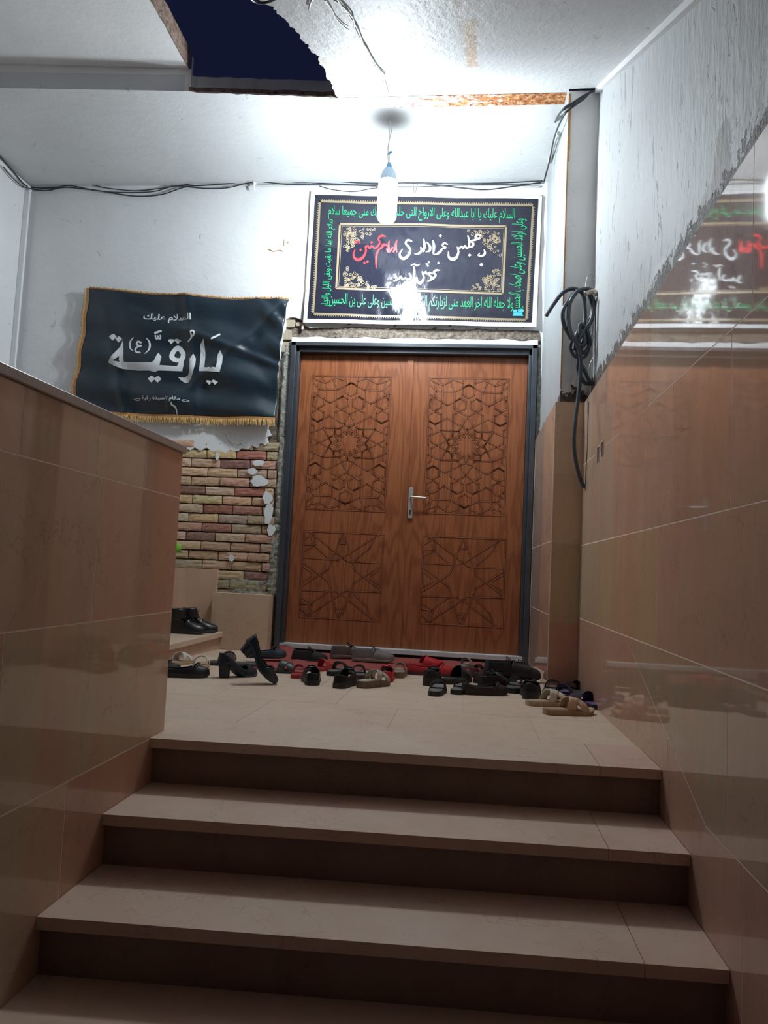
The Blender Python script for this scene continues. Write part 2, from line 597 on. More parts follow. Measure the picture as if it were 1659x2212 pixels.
# ------------------------------------------------------------------ the stairs up to the landing
st = thing('staircase', 'flight of pink-beige stone steps climbing to the landing, dark under each nosing', 'stairs', (0, 0, 0))
for k in range(0, 8):
    z = -k * RISE
    dep = 0.36 if k == 0 else RUN + 0.03
    cut = (2.03, 2.0, 2.03, 2.1, 2.0, 2.05, 2.0, 2.0)[k]
    t = MB()
    for x0, x1, c in ((XB + 0.0005 if k else XB - 0.02, cut, tint(TAN if k == 0 else (0.47, 0.34, 0.275), 0.04)), (cut, XR - 0.0005, tint((0.47, 0.31, 0.25), 0.05))):
        g = 0.001
        q3(t, [(x0 + g, nose_y(k, x0), z), (x1 - g, nose_y(k, x1), z), (x1 - g, nose_y(k, x1) + dep, z), (x0 + g, nose_y(k, x0) + dep, z)], 0.034, c)
    t.build('tread', M['stone_floor'], st, bevel=0.003)
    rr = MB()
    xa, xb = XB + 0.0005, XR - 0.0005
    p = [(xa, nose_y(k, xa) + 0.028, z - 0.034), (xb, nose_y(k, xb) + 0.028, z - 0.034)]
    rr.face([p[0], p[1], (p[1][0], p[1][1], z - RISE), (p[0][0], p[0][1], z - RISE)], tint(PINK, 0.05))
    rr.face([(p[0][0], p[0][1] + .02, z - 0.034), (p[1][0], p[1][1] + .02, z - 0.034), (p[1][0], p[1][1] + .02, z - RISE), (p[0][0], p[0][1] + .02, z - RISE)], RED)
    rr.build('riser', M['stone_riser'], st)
    if k == 0:
        pass

# flight that turns left towards the upper floor, behind the low wall
up = thing('side_steps', 'stone steps rising to the left behind the low wall, boots standing on the lowest', 'stairs', (0, 0, 0))
for k in range(6):
    x1, zt = -0.40 - 0.33 * k, 0.085 + 0.155 * k
    t = MB()
    q3(t, [(x1 - 0.36, -3.3, zt), (x1, -3.3, zt), (x1, -0.02, zt), (x1 - 0.36, -0.02, zt)], 0.036, tint(TAN))
    t.build('tread', M['stone_floor'], up, bevel=0.003)
    t = MB()
    t.box(x1 - 0.05, x1 - 0.03, -3.3, -0.02, zt - 0.155 if k else -0.06, zt - 0.036, tint(PINK))
    t.build('riser', M['stone_floor'], up)

# ------------------------------------------------------------------ right wall: polished slabs below, rough plaster above
g = MB()
top = lambda y: 1.764 + (-1.35 - y) * 0.0157
core = MB()
core.box(XR + 0.03, XR + 0.16, -7.4, YP + 0.1, -1.6, 1.72)
wr = core.build('wall_right', M['grout'], kind='structure')
T1 = 0.028
x0, x1 = XR, XR + T1
S1, S2 = (-1.945, -1.885, 1.300, 1.383), (-2.060, -2.015, 1.315, 1.390)
# top course
cols = [(-1.35, -1.66, (0.46, 0.36, 0.30)), (-1.66, -3.05, (0.43, 0.26, 0.20)), (-3.05, -4.15, (0.46, 0.35, 0.29)), (-4.15, -5.4, PINK), (-5.4, -7.2, BEIGE)]
for a, b, c in cols:
    if a == -1.66:
        for pa, pb, lo in ((-1.66, S1[1], 1.36), (S1[1], S1[0], S1[3]), (S1[0], S2[1], 1.36), (S2[1], S2[0], S2[3]), (S2[0], b, 1.36)):
            poly = [(pa, lo), (pb, lo), (pb, top(pb)), (pa, top(pa))]
            mbp = poly
            g.face([(x0, *q) for q in mbp], c)
            for i in range(4):
                u_, v_ = mbp[i], mbp[(i + 1) % 4]
                if i in (0, 2) or (i == 1 and pb == b):
                    g.face([(x0, *u_), (x1, *u_), (x1, *v_), (x0, *v_)], c)
    else:
        slab_x(g, [(a, 1.36), (b, 1.36), (b, top(b)), (a, top(a))], x0, x1, c)
cols = [(-1.35, -2.45, (0.44, 0.31, 0.24)), (-2.45, -3.42, (0.45, 0.29, 0.23)), (-3.42, -4.0, (0.38, 0.24, 0.18)), (-4.0, -5.3, PINK), (-5.3, -7.2, TAN)]
for a, b, c in cols:
    if a == -1.35:
        for pa, pb, hi in ((-1.35, S1[1], 1.357), (S1[1], S1[0], S1[2]), (S1[0], S2[1], 1.357), (S2[1], S2[0], S2[2]), (S2[0], b, 1.357)):
            poly = [(pa, 0.861), (pb, 0.861), (pb, hi), (pa, hi)]
            g.face([(x0, *q) for q in poly], c)
            for i in range(4):
                if i in (0, 2) or (i == 1 and pb == b):
                    u_, v_ = poly[i], poly[(i + 1) % 4]
                    g.face([(x0, *u_), (x1, *u_), (x1, *v_), (x0, *v_)], c)
    else:
        slab_x(g, rect(b, a, 0.858, 1.36), x0, x1, c)
for a, b, c in [(-1.35, -1.93, (0.42, 0.33, 0.22)), (-1.93, -3.24, (0.44, 0.31, 0.17)), (-3.24, -4.75, (0.43, 0.26, 0.21)), (-4.75, -5.9, TAN), (-5.9, -7.2, PINK)]:
    slab_x(g, rect(b, a, 0.412, 0.858), x0, x1, c)
slab_x(g, [(-1.35, -0.10), (-1.35, 0.412), (-2.18, 0.412), (-2.18, -0.10)], x0, x1, (0.43, 0.24, 0.19))
slab_x(g, [(-2.18, -0.20), (-2.18, 0.412), (-2.70, 0.412), (-3.42, 0.124), (-3.42, -0.20)], x0, x1, (0.43, 0.25, 0.20))
slab_x(g, [(-2.70, 0.412), (-4.0, 0.412), (-4.0, -0.038), (-3.834, -0.038)], x0, x1, (0.35, 0.28, 0.20))
slab_x(g, [(-4.0, 0.412), (-5.1, 0.412), (-5.1, -0.038), (-4.0, -0.038)], x0, x1, (0.39, 0.29, 0.22))
slab_x(g, [(-5.1, 0.412), (-7.2, 0.412), (-7.2, -0.038), (-5.1, -0.038)], x0, x1, PINK)
slab_x(g, [(-3.42, -0.75), (-3.42, 0.124), (-3.834, -0.038), (-4.12, -0.038), (-4.12, -0.75)], x0, x1, (0.42, 0.23, 0.18))
slab_x(g, [(-4.12, -1.4), (-4.12, -0.038), (-5.2, -0.038), (-5.2, -1.4)], x0, x1, (0.38, 0.20, 0.16))
slab_x(g, [(-5.2, -1.6), (-5.2, -0.038), (-7.2, -0.038), (-7.2, -1.6)], x0, x1, (0.38, 0.26, 0.18))
g.build('stone_cladding', M['stone'], wr)
gs = MB()
for (ya, yb, za, zb) in ((-7.2, -2.1, -1.6, 1.75), (-1.84, -1.352, -0.1, 1.75), (-2.1, -1.84, -0.1, 1.27), (-2.1, -1.84, 1.41, 1.75)):
    gs.box(XR + 0.0005, XR + 0.003, ya, yb, za, zb)
gs.build('joint_filler', M['joint'], wr)
hb = MB()
hb.box(XR + T1 + 0.001, XR + 0.029 + 0.002, -2.15, -1.8, 1.25, 1.42)
hb.build('slot_lining', M['black_hole'], wr)
hr = MB()
for s_ in (S1, S2):
    yy0, yy1, zz0, zz1 = s_
    hr.box(XR - 0.003, XR + 0.02, yy0 - 0.008, yy0, zz0 - 0.006, zz1 + 0.006)
    hr.box(XR - 0.003, XR + 0.02, yy1, yy1 + 0.008, zz0 - 0.006, zz1 + 0.006)
    hr.box(XR - 0.003, XR + 0.02, yy0, yy1, zz1, zz1 + 0.007)
hr.build('slot_plaster_rim', M['grout'], wr)
pl = MB()
XPR = XR + 0.042
rows = []
for i in range(90):
    y = -7.2 + (7.2 + YP + 0.06) * i / 89
    zt = min(H1, soffit_z(y)) + 0.05
    rows.append([(XPR + 0.008 * noise.noise(Vector((y * 1.7, z_ * 2.1, 3))) + (0.012 * noise.noise(Vector((y * 9, z_ * 7, 1))) if z_ < 1.95 else 0), y, z_) for z_ in [1.66 + (zt - 1.66) * j / 60 for j in range(61)]])
pl.grid(rows)
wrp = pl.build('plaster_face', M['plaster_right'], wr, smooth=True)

# pier at the corner of the recess
pier = MB().box(XJ + 0.03, XR + 0.1, YP + 0.02, 0.1, -0.1, 1.62).build('wall_pier', M['grout'], kind='structure')
g = MB()
zs = [-0.06, 0.375, 0.865, 1.30, 1.764]
pc = [(0.38, 0.15, 0.10), (0.31, 0.23, 0.11), (0.42, 0.29, 0.18), (0.45, 0.32, 0.22)]
for a, b, c in zip(zs, zs[1:], pc):
    slab_y(g, rect(XJ, XR, a, b), YP, YP + 0.022, c, 0.0004)
zs = [-0.06, 0.42, 0.88, 1.764]
pc = [(0.41, 0.25, 0.20), (0.45, 0.32, 0.25), (0.47, 0.36, 0.29)]
for a, b, c in zip(zs, zs[1:], pc):
    slab_x(g, rect(YP + 0.023, -0.035, a, b), XJ, XJ + 0.022, c)
g.build('stone_cladding', M['stone'], pier)
jb = MB()
jb.box(XJ + 0.0005, XJ + 0.003, YP + 0.003, -0.03, -0.05, 1.762)
jb.box(XJ - 0.0006, XJ + 0.003, YP - 0.0006, YP + 0.0035, -0.04, 1.763)
jb.box(XJ - 0.001, XJ + 0.02, -0.036, -0.028, -0.04, 1.763)
jb.build('joint_filler', M['joint'], pier)
pp = MB()
rows = []
for j in range(70):
    z = 1.70 + (3.86 - 1.70) * j / 69
    rows.append([(2.098 + (XPR + 0.01 - 2.098) * i / 14, YP + 0.035 + 0.004 * noise.noise(Vector((i * .4, z * 3, 9))) + (0.016 * noise.noise(Vector((i * .9, z * 15, 2))) if z < 1.95 else 0), z) for i in range(15)])
pp.grid(rows)
pp.build('pier_plaster', M['plaster_pier'], pier, smooth=True)
pj_ = MB()
rows = []
for j in range(80):
    z = 1.68 + (3.95 - 1.68) * j / 79
    rows.append([(2.098 + 0.004 * noise.noise(Vector((i * .5, z * 3, 5))) + (0.010 * noise.noise(Vector((i * 1.1, z * 15, 7))) if z < 1.9 else 0), YP + 0.035 + (1.36 - 0.03) * i / 24, z) for i in range(25)])
pj_.grid(rows)
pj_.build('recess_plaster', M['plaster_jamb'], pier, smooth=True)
ed = MB()
for j in range(26):
    za = 1.86 + j * 0.076
    w_ = 0.006 + 0.006 * abs(noise.noise(Vector((j * .7, 1, 2)))) + (0.008 if j > 19 else 0)
    ed.box(2.096 - 0.001, 2.096 + w_, YP + 0.029, YP + 0.036, za, za + 0.077)
ed.build('chipped_corner', simple('chipped_ochre_edge', (0.45, 0.24, 0.08), 0.8, var=0.4), pier)
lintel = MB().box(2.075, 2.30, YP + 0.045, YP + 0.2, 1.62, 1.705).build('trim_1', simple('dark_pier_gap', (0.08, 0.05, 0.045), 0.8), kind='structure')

# ------------------------------------------------------------------ low wall on the left of the stairs
lw = MB().box(XB - 0.14, XB - 0.014, -7.4, -3.335, -1.6, 1.062).build('wall_parapet', M['grout'], kind='structure')
g = MB()
for (a, b, z0, z1, c) in [(-3.32, -3.64, 0.89, 1.065, (0.42, 0.22, 0.16)), (-3.64, -3.995, 0.89, 1.065, (0.42, 0.29, 0.22)), (-3.995, -4.385, 0.89, 1.065, (0.38, 0.26, 0.19)), (-4.385, -5.4, 0.89, 1.065, PINK), (-5.4, -7.2, 0.89, 1.065, TAN),
                          (-3.32, -3.95, 0.452, 0.89, (0.41, 0.23, 0.17)), (-3.95, -4.9, 0.452, 0.89, (0.37, 0.24, 0.18)), (-4.9, -6.0, 0.452, 0.89, PINK), (-6.0, -7.2, 0.452, 0.89, TAN),
                          (-3.32, -4.38, 0.0, 0.452, (0.38, 0.29, 0.20)), (-4.38, -5.4, 0.0, 0.452, (0.38, 0.20, 0.15)), (-5.4, -7.2, 0.0, 0.452, BEIGE),
                          (-3.32, -4.02, -0.75, 0.0, (0.40, 0.18, 0.13)), (-4.02, -5.2, -1.3, 0.0, (0.36, 0.28, 0.19)), (-5.2, -7.2, -1.6, 0.0, PINK)]:
    slab_x(g, rect(b, a, z0, z1), XB - 0.014, XB, c)
MB().box(XB - 0.003, XB - 0.0005, -7.2, -3.322, -1.6, 1.064).build('joint_filler', M['joint'], lw)
slab_y(g, rect(XB - 0.14, XB - 0.014, -0.02, 1.065), -3.334, -3.321, (0.42, 0.25, 0.19))
g.build('stone_cladding', M['stone'], lw)
MB().box(XB - 0.155, XB + 0.010, -7.4, -3.308, 1.065, 1.094).build('coping', M['stone_edge'], lw, bevel=0.003)

# ------------------------------------------------------------------ far left wall and ceiling pieces
MB().box(XL - 0.2, XL, -4.6, 0.2, -0.1, 4.3).build('wall_left', M['plaster'], kind='structure')
MB().box(XL, XL + 0.035, -1.9, -0.012, 3.885, 3.925).build('trim_2', M['plaster'], kind='structure', bevel=0.006)
MB().box(XL + 0.0, XL + 0.05, -0.075, -0.05, 0.0, 3.88).build('trim_3', M['paper'], kind='structure', bevel=0.006)

rng = random.Random(3)
xs = [-2.6, -1.9, -0.52]
n_e = 60
edge = []
for i in range(n_e + 1):
    x = -0.52 + (2.32 + 0.52) * i / n_e
    edge.append((x, -1.27 + (YBEND + 1.27) * min(1, (x + .52) / 1.05) + rng.uniform(-0.006, 0.006) * (x < 0.6), H1))
front = [(-2.6, -1.40, H1), (-1.9, -1.372, H1), (-0.52, -1.287, H1)] + edge[1:]
cg = MB()
q3(cg, [(p[0], p[1], H1 + 0.12) for p in front] + [(2.32, 0.1, H1 + 0.12), (-2.6, 0.1, H1 + 0.12)], 0.12)
ceil = cg.build('ceiling', M['ceiling'], kind='structure')
ds = MB()
ds.face([(-2.6, -1.40, H1), (-0.515, -1.287, H1), (-0.515, -1.287, 4.105), (-2.6, -1.40, 4.14)])
ds.face([(-0.515, -1.287, H1), (-0.515, -1.26, H1), (-0.515, -1.26, 4.2), (-0.515, -1.287, 4.2)])
ds.build('downstand', M['strip_plaster'], ceil)
# horizontal slab on the left, nearer the camera
sl = MB()
e2 = [(-0.535 + 0.014 * noise.noise(Vector((k * .6, 2, 1))), -1.29 - k * 0.07, 4.105) for k in range(48)]
q3(sl, [(p[0], p[1], 4.24) for p in e2] + [(-2.6, -4.6, 4.27), (-2.6, -1.40, 4.275)], 0.135)
sl.build('ceiling_slab', M['slab_plaster'], ceil)
se = MB()
se.grid([[(p[0] + 0.004, p[1], z) for p in e2] for z in (4.10, 4.17, 4.245)])
se.build('slab_edge', cement('brown_broken_edge', (0.10, 0.05, 0.035), (0.36, 0.26, 0.20)), ceil)
se = MB()
rr_ = [(p[0], p[1] + 0.003 + 0.012 * rng.random()) for p in edge if p[0] < 0.62]
se.grid([[(p[0], p[1] - 0.03, z) for p in rr_] for z in (H1 - 0.004, H1 + 0.012, H1 + 0.028)])
se.build('broken_lip', cement('brown_ragged_lip', (0.08, 0.04, 0.03), (0.30, 0.20, 0.15)), ceil)
# soffit of the flight above, sloping down to the viewer
rag = [PS(u, v) for u, v in [(728, 209), (722, 196), (716, 180), (705, 168), (702, 150), (690, 138), (688, 122), (672, 110), (665, 96), (650, 86), (645, 70), (628, 58), (618, 42), (600, 30), (592, 16), (572, 8), (560, 0)]]
dense = []
for i in range(len(rag) - 1):
    for k in range(4):
        p = rag[i].lerp(rag[i + 1], k / 4)
        dense.append((p.x + rng.uniform(-0.007, 0.007), p.y, soffit_z(p.y)))
dense.append(tuple(rag[-1]))
dense[0] = (dense[0][0], YBEND, H1)
ends = [(dense[-1][0], -6.3, soffit_z(-6.3)), (2.32, -6.3, soffit_z(-6.3)), (2.32, YBEND, H1)]
sf = MB()
q3(sf, [(p[0], p[1], p[2] + 0.13) for p in dense + ends], 0.13)
so = sf.build('soffit', M['soffit'], ceil)
# cornice strip along the sloping joint
cs = MB()
xa, xb = XR + 0.015, XR + 0.06
for za, zb in ((-0.035, -0.02),):
    cs.face([(xa, YP, soffit_z(YP) + za), (xa, -6.2, soffit_z(-6.2) + za), (xb, -6.2, soffit_z(-6.2) + za), (xb, YP, soffit_z(YP) + za)])
    cs.face([(xa, YP, soffit_z(YP) + za), (xa, -6.2, soffit_z(-6.2) + za), (xa, -6.2, soffit_z(-6.2) + 0.01), (xa, YP, soffit_z(YP) + 0.01)])
cs.build('trim_4', M['plaster'], kind='structure')
MB().box(0.46, 2.10, YBEND + 0.0, YBEND + 0.125, H1 - 0.004, H1 + 0.01).build('ceiling_beam', M['rust'], ceil)

# ------------------------------------------------------------------ door wall: masonry core, plaster skin, exposed brick
W, DH = 2.058, 2.544
core = MB()
core.box(XL, 0.0, 0.03, 0.2, -0.1, H1 + .1)
core.box(W, 2.32, 0.03, 0.2, -0.1, H1 + .1)
core.box(0.0, W, 0.03, 0.2, DH, H1 + .1)
core.box(-0.1, 2.2, 0.2, 0.25, -0.1, 2.7)
wb = core.build('wall_back', M['mortar'], kind='structure')
pxs = [(330, 950), (388, 976), (396, 969), (412, 973), (420, 966), (432, 973), (447, 968), (458, 976), (470, 972), (486, 979), (498, 972), (512, 976), (524, 968), (536, 972), (545, 962), (556, 968), (563, 957), (574, 962), (580, 955), (577, 944), (586, 940), (578, 926), (581, 905), (590, 880), (597, 830), (602, 790), (608, 750), (612, 722), (618, 702), (617, 690), (632, 684), (652, 690), (656, 700), (668, 708), (760, 706), (900, 710), (1040, 712), (1164, 714), (1168, 722), (1170, 745), (1168, 800), (1172, 860), (1166, 930)]
pts = [P(u, v, 'y', -0.004) for u, v in pxs]
dn = []
for a, b in zip(pts, pts[1:]):
    for k in range(3):
        p = a.lerp(b, k / 3)
        dn.append((p.x + rng.uniform(-.004, .004), p.z + rng.uniform(-.004, .004)))
dn.append((pts[-1].x, pts[-1].z))
poly = [(XL, 0.62)] + [(-1.25, 0.62), (-1.25, 1.6)] + dn + [(2.12, pts[-1].z), (2.12, H1), (XL, H1)]
sk = MB()
slab_y(sk, poly, -0.006, 0.026, None, 0)
sk.build('plaster_skin', M['plaster'], wb, bevel=0.0)
# brickwork
bk = MB()
ppx = P(500, 1100, 'y', 0)
BC = [(0.60, 0.40, 0.23), (0.63, 0.43, 0.26), (0.50, 0.34, 0.23), (0.66, 0.47, 0.32), (0.58, 0.37, 0.26)]
BR = [(0.32, 0.10, 0.08), (0.38, 0.14, 0.11), (0.27, 0.11, 0.09)]
red_at = {(16, 1): 1, (15, 1): 1, (12, 2): 1, (11, 0): 1, (10, 0): 1, (6, 2): 1, (5, 1): 1}
zc = 0.36
ch = 0.0782
for r in range(17):
    z0 = 0.36 + r * ch
    xo = -1.32 + (0.128 if r % 2 else 0.0) + rng.uniform(-.02, .02)
    for k in range(6):
        x0_, x1_ = xo + k * 0.258 + 0.006, xo + (k + 1) * 0.258 - 0.002
        if x0_ > -0.09:
            continue
        x1_ = min(x1_, -0.045 - rng.random() * 0.05)
        if x1_ - x0_ < 0.03:
            continue
        isred = (rng.random() < 0.13)
        c = rng.choice(BR if isred else BC)
        if not isred and x1_ > -0.2:
            c = (0.46, 0.30, 0.20)
        if r < 2:
            c = (0.33, 0.26, 0.16)
        cc = tuple(q * rng.uniform(0.88, 1.12) for q in c)
        # one rounded, slightly uneven brick
        yf = rng.uniform(-0.012, 0.008)
        n = 10
        vs = []
        z1_ = z0 + ch - 0.012
        rows = []
        for j in range(5):
            zz = z0 + (z1_ - z0) * j / 4
            edge_z = 1 if j in (0, 4) else 0
            row = []
            for i in range(n + 1):
                t = i / n
                ez = 1 if i in (0, n) else 0
                y = yf + 0.004 * max(edge_z, ez) + 0.005 * noise.noise(Vector((x0_ * 20 + t * 6, zz * 50, r)))
                row.append((x0_ + (x1_ - x0_) * t + 0.002 * edge_z * (1 if t < .5 else -1), y, zz + 0.005 * noise.noise(Vector((x0_ * 9 + t * 4, r, k + j)))))
            rows.append(row)
        rows = [[(p[0], 0.05, p[2]) for p in rows[0]]] + rows + [[(p[0], 0.05, p[2]) for p in rows[-1]]]
        bk.grid(rows, cc)
        bk.face([p[0] for p in rows], cc)
        bk.face([p[-1] for p in rows][::-1], cc)
for (u0, u1, v0, v1) in ((612, 636, 690, 706), (606, 628, 712, 733), (604, 622, 738, 760), (640, 660, 696, 704)):
    a, b = P(u0, v0, 'y', 0), P(u1, v1, 'y', 0)
    bk.box(a.x, b.x, 0.004, 0.05, b.z, a.z, (0.36, 0.30, 0.22))
bk.build('brickwork', M['brick'], wb, smooth=False)
# grey cement smeared round the door frame
ce = MB()


def smear(x0, x1, z0, z1, nx, nz, yb, amp, seed, wob=0.02):
    rows = []
    for j in range(nz + 1):
        z = z0 + (z1 - z0) * j / nz
        rw = []
        for i in range(nx + 1):
            t = i / nx
            x = x0 + (x1 - x0) * t + (wob * noise.noise(Vector((z * 9, seed, i * .2))) * (1 if i == 0 else 0.3 if i < nx else 0))
            ed_ = min(1, t * 4, (1 - abs(2 * j / nz - 1)) * 12)
            rw.append((x, yb + 0.03 * (1 - ed_) - amp * abs(noise.noise(Vector((x * 26, seed, z * 26)))), z))
        rows.append(rw)
    ce.grid(rows)


smear(-0.105, 0.002, 0.38, 1.0, 8, 60, 0.0, 0.03, 1, 0.06)
smear(-0.075, 0.002, 0.98, 1.75, 8, 60, 0.002, 0.025, 2, 0.04)
smear(-0.085, 0.002, 1.70, 2.56, 8, 60, 0.006, 0.02, 3, 0.03)
smear(-0.46, -0.10, 0.38, 0.52, 22, 14, 0.0, 0.03, 4, 0.04)
smear(2.056, 2.10, 1.70, 2.56, 4, 60, 0.006, 0.02, 5, 0.01)
ce.build('cement_render', M['cement'], wb, smooth=True)
ce = MB()
smear(-0.08, 2.11, 2.575, 2.72, 90, 12, 0.006, 0.03, 6, 0.0)
ce.build('lintel_render', M['lintel_mortar'], wb, smooth=True)
rm = MB()
for (u, v, w_, h_) in ((560, 1040, 22, 12), (545, 1018, 12, 9), (578, 1075, 12, 16), (580, 1110, 10, 24), (586, 1145, 9, 14), (500, 1205, 6, 8), (470, 985, 5, 10), (560, 1000, 14, 8)):
    c0 = P(u, v, 'y', -0.012)
    rm.face([(c0.x + w_ * 0.0038 * (0.7 + 0.5 * rng.random()) * math.cos(t), -0.0125 - 0.002 * rng.random(), c0.z + h_ * 0.0038 * (0.7 + 0.5 * rng.random()) * math.sin(t)) for t in [k * math.pi / 7 for k in range(14)]])
rm.build('plaster_remnant', M['plaster'], wb, solid=0.008)
lw_ = MB()
rows = []
for i in range(60):
    x = 0.0 + W * i / 59
    rows.append([(x, -0.018 if k else -0.02, DH - 0.004 + (0.045 + 0.018 * noise.noise(Vector((x * 7, 2, 0)))) * k) for k in range(2)])
lw_.grid(rows)
lw_.build('plaster_bead', M['plaster'], wb)
# stone skirting blocks left of the door and behind the side steps
sk1 = MB()
slab_y(sk1, rect(-0.51, -0.032, -0.05, 0.402), -0.13, 0.03, (0.43, 0.30, 0.21), 0.0)
s1 = sk1.build('baseboard_back', M['stone_floor'], kind='structure', bevel=0.003)
sk2 = MB()
slab_y(sk2, rect(-1.3, -0.515, 0.0, 0.592), -0.03, 0.03, (0.44, 0.23, 0.17))
sk2.build('baseboard_steps', M['stone_floor'], kind='structure')

# ------------------------------------------------------------------ the double door
dr = MB()
for a, b in ((0.0, 0.042), (W - 0.042, W)):
    dr.box(a, b, -0.028, 0.13, FZ0, DH)
dr.box(0.0, W, -0.028, 0.13, DH - 0.032, DH)
dr.box(0.042, 0.066, 0.012, 0.13, FZ0, DH - 0.03)
dr.box(W - 0.066, W - 0.042, 0.012, 0.13, FZ0, DH - 0.03)
dr.box(0.042, W - 0.042, 0.012, 0.13, DH - 0.075, DH - 0.03)
door = dr.build('door_1', M['steel'], kind='structure', bevel=0.003)
sill = MB().box(0.035, W - 0.035, -0.012, 0.10, -0.022, 0.014).build('sill', M['white_metal'], door, bevel=0.002)
MB().box(0.03, W - 0.03, 0.004, 0.1, FZ0 - .01, -0.022).build('sill_board', M['black_hole'], door)
LY = 0.082
ll = MB().box(0.068, 1.012, LY, LY + 0.04, 0.012, 2.466).build('door_leaf', M['wood'], door, bevel=0.002)
rl = MB().box(1.018, 1.990, LY, LY + 0.04, 0.012, 2.466).build('door_leaf', M['wood'], door, bevel=0.002)
MB().box(0.985, 1.040, LY - 0.009, LY, 0.012, 2.466).build('meeting_stile', M['wood'], rl, bevel=0.002)

UP = []


def seg(*p):
    UP.append(p)


# carved figure: twelve-pointed star in a field of hexagons (points in a drawing of one panel)
c12 = (876, 1090)


def pol(r, a):
    return (876 + r * math.sin(R(a)), 1090 - r * math.cos(R(a)))


QUAD = []
for k in range(0, 12):
    a0 = 30 * k
    seg(pol(112, a0 - 15), pol(188, a0), pol(112, a0 + 15))
    seg(pol(148, a0 - 15), pol(216, a0), pol(148, a0 + 15))
    seg(pol(216, a0), pol(252, a0 + 15), pol(216, a0 + 30))
for k in range(6):
    a0 = 60 * k
    seg(pol(218, a0 - 30), pol(378, a0), pol(218, a0 + 30))


def hexa(cx, cy, r=82):
    return [(cx + r * math.sin(R(60 * k)), cy - r * math.cos(R(60 * k))) for k in range(7)]


QUAD += [hexa(788, 568), hexa(470, 560, 84), hexa(468, 742, 84)]
QUAD += [[(404, 450), (625, 575), (785, 487)], [(885, 716), (710, 620), (710, 400)], [(785, 650), (695, 695), (695, 985)], [(885, 888), (620, 742), (470, 825), (392, 782)],
         [(392, 610), (545, 695), (545, 905)], [(548, 605), (392, 690)], [(545, 905), (385, 972)], [(695, 990), (500, 1090), (425, 1050), (428, 885), (385, 850)],
         [(545, 905), (660, 1090)], [(545, 905), (775, 907)], [(475, 402), (712, 402), (888, 312)], [(712, 402), (640, 245)], [(475, 402), (402, 322)], [(475, 402), (404, 520)],
         [(558, 305), (558, 545), (625, 578)], [(448, 288), (558, 318), (690, 250)], [(448, 288), (475, 402)], [(510, 242), (558, 318)], [(818, 345), (818, 250)],
         [(398, 240), (448, 288)], [(404, 450), (430, 560)], [(700, 250), (818, 290)], [(385, 975), (385, 1090)]]
QUAD_C = [hexa(888, 395, 86)]


def norm_up(p):
    return ((p[0] - (876 + (1090 - p[1]) * 0.0)) / 505.0, (1090 - p[1]) / 862.0)


UPN = [[norm_up(p) for p in s] for s in UP]
for s in QUAD:
    q = [norm_up((p[0] - (1090 - p[1]) * 0.02, p[1])) for p in s]
    for sx in (1, -1):
        for sy in (1, -1):
            UPN.append([(x * sx, y * sy) for x, y in q])
for s in QUAD_C:
    q = [norm_up((p[0] - 12, p[1])) for p in s]
    for sy in (1, -1):
        UPN.append([(x, y * sy) for x, y in q])
LO = [[(1140, 1430), (935, 1280)], [(905, 1440), (1108, 1444), (1140, 1424)], [(1140, 1430), (1345, 1285)], [(1140, 1430), (1168, 1450), (1372, 1452)],
      [(905, 1362), (972, 1358)], [(958, 1292), (972, 1358), (900, 1400)], [(958, 1292), (900, 1330)], [(1112, 1345), (1132, 1290), (1152, 1345), (1112, 1345)], [(1150, 1300), (1215, 1500), (1372, 1608)],
      [(1125, 1300), (1060, 1500), (905, 1608)], [(930, 1290), (960, 1362), (1060, 1440)], [(1330, 1290), (1300, 1362), (1215, 1440)], [(960, 1530), (900, 1490)], [(1310, 1530), (1372, 1490)]]
LON = []
for s in LO:
    q = [((p[0] - 1138) / 240.0, (1538 - p[1]) / 258.0) for p in s]
    for sy in (1, -1):
        LON.append([(x, y * sy) for x, y in q])


def carve(name, lines, x0, x1, z0, z1, parent):
    cx, cz, hw, hh = (x0 + x1) / 2, (z0 + z1) / 2, (x1 - x0) / 2, (z1 - z0) / 2
    bars, gr = MB(), MB()
    segs = []
    for s in lines:
        pp_ = [(cx + max(-.985, min(.985, x)) * hw, cz + max(-.99, min(.99, y)) * hh) for x, y in s]
        segs += list(zip(pp_, pp_[1:]))
    fr = [(x0, z0), (x1, z0), (x1, z1), (x0, z1), (x0, z0)]
    segs += list(zip(fr, fr[1:]))
    for (a, b) in segs:
        d = Vector((b[0] - a[0], b[1] - a[1]))
        if d.length < 0.012:
            continue
        if d.x < -1e-6 or (abs(d.x) <= 1e-6 and d.y < 0):
            a, b, d = b, a, -d
        d.normalize()
        n = Vector((-d.y, d.x))
        e = 0.0045
        A, B = Vector(a) - d * e, Vector(b) + d * e
        w, t, h = 0.0044, 0.0028, 0.0026
        lo = [A + n * w, B + n * w, B - n * w, A - n * w]
        hi = [A + n * t, B + n * t, B - n * t, A - n * t]
        f = lambda p, y: (p.x, LY - y, p.y)
        bars.face([f(p, h) for p in hi])
        for i in range(4):
            j = (i + 1) % 4
            bars.face([f(lo[i], 0), f(lo[j], 0), f(hi[j], h), f(hi[i], h)])
        w2 = 0.0076
        gr.face([f(p, 0.0006) for p in (A + n * w2, B + n * w2, B - n * w2, A - n * w2)])
    gr.build('carved_groove', M['groove'], parent)
    bars.build('carved_strapwork', M['wood'], parent)


carve('upper', UPN, 1.180, 1.840, 1.138, 2.281, rl)
carve('lower', LON, 1.186, 1.856, 0.230, 0.945, rl)
carve('upper', UPN, 0.180, 0.852, 1.134, 2.279, ll)
carve('lower', LON, 0.178, 0.852, 0.226, 0.944, ll)
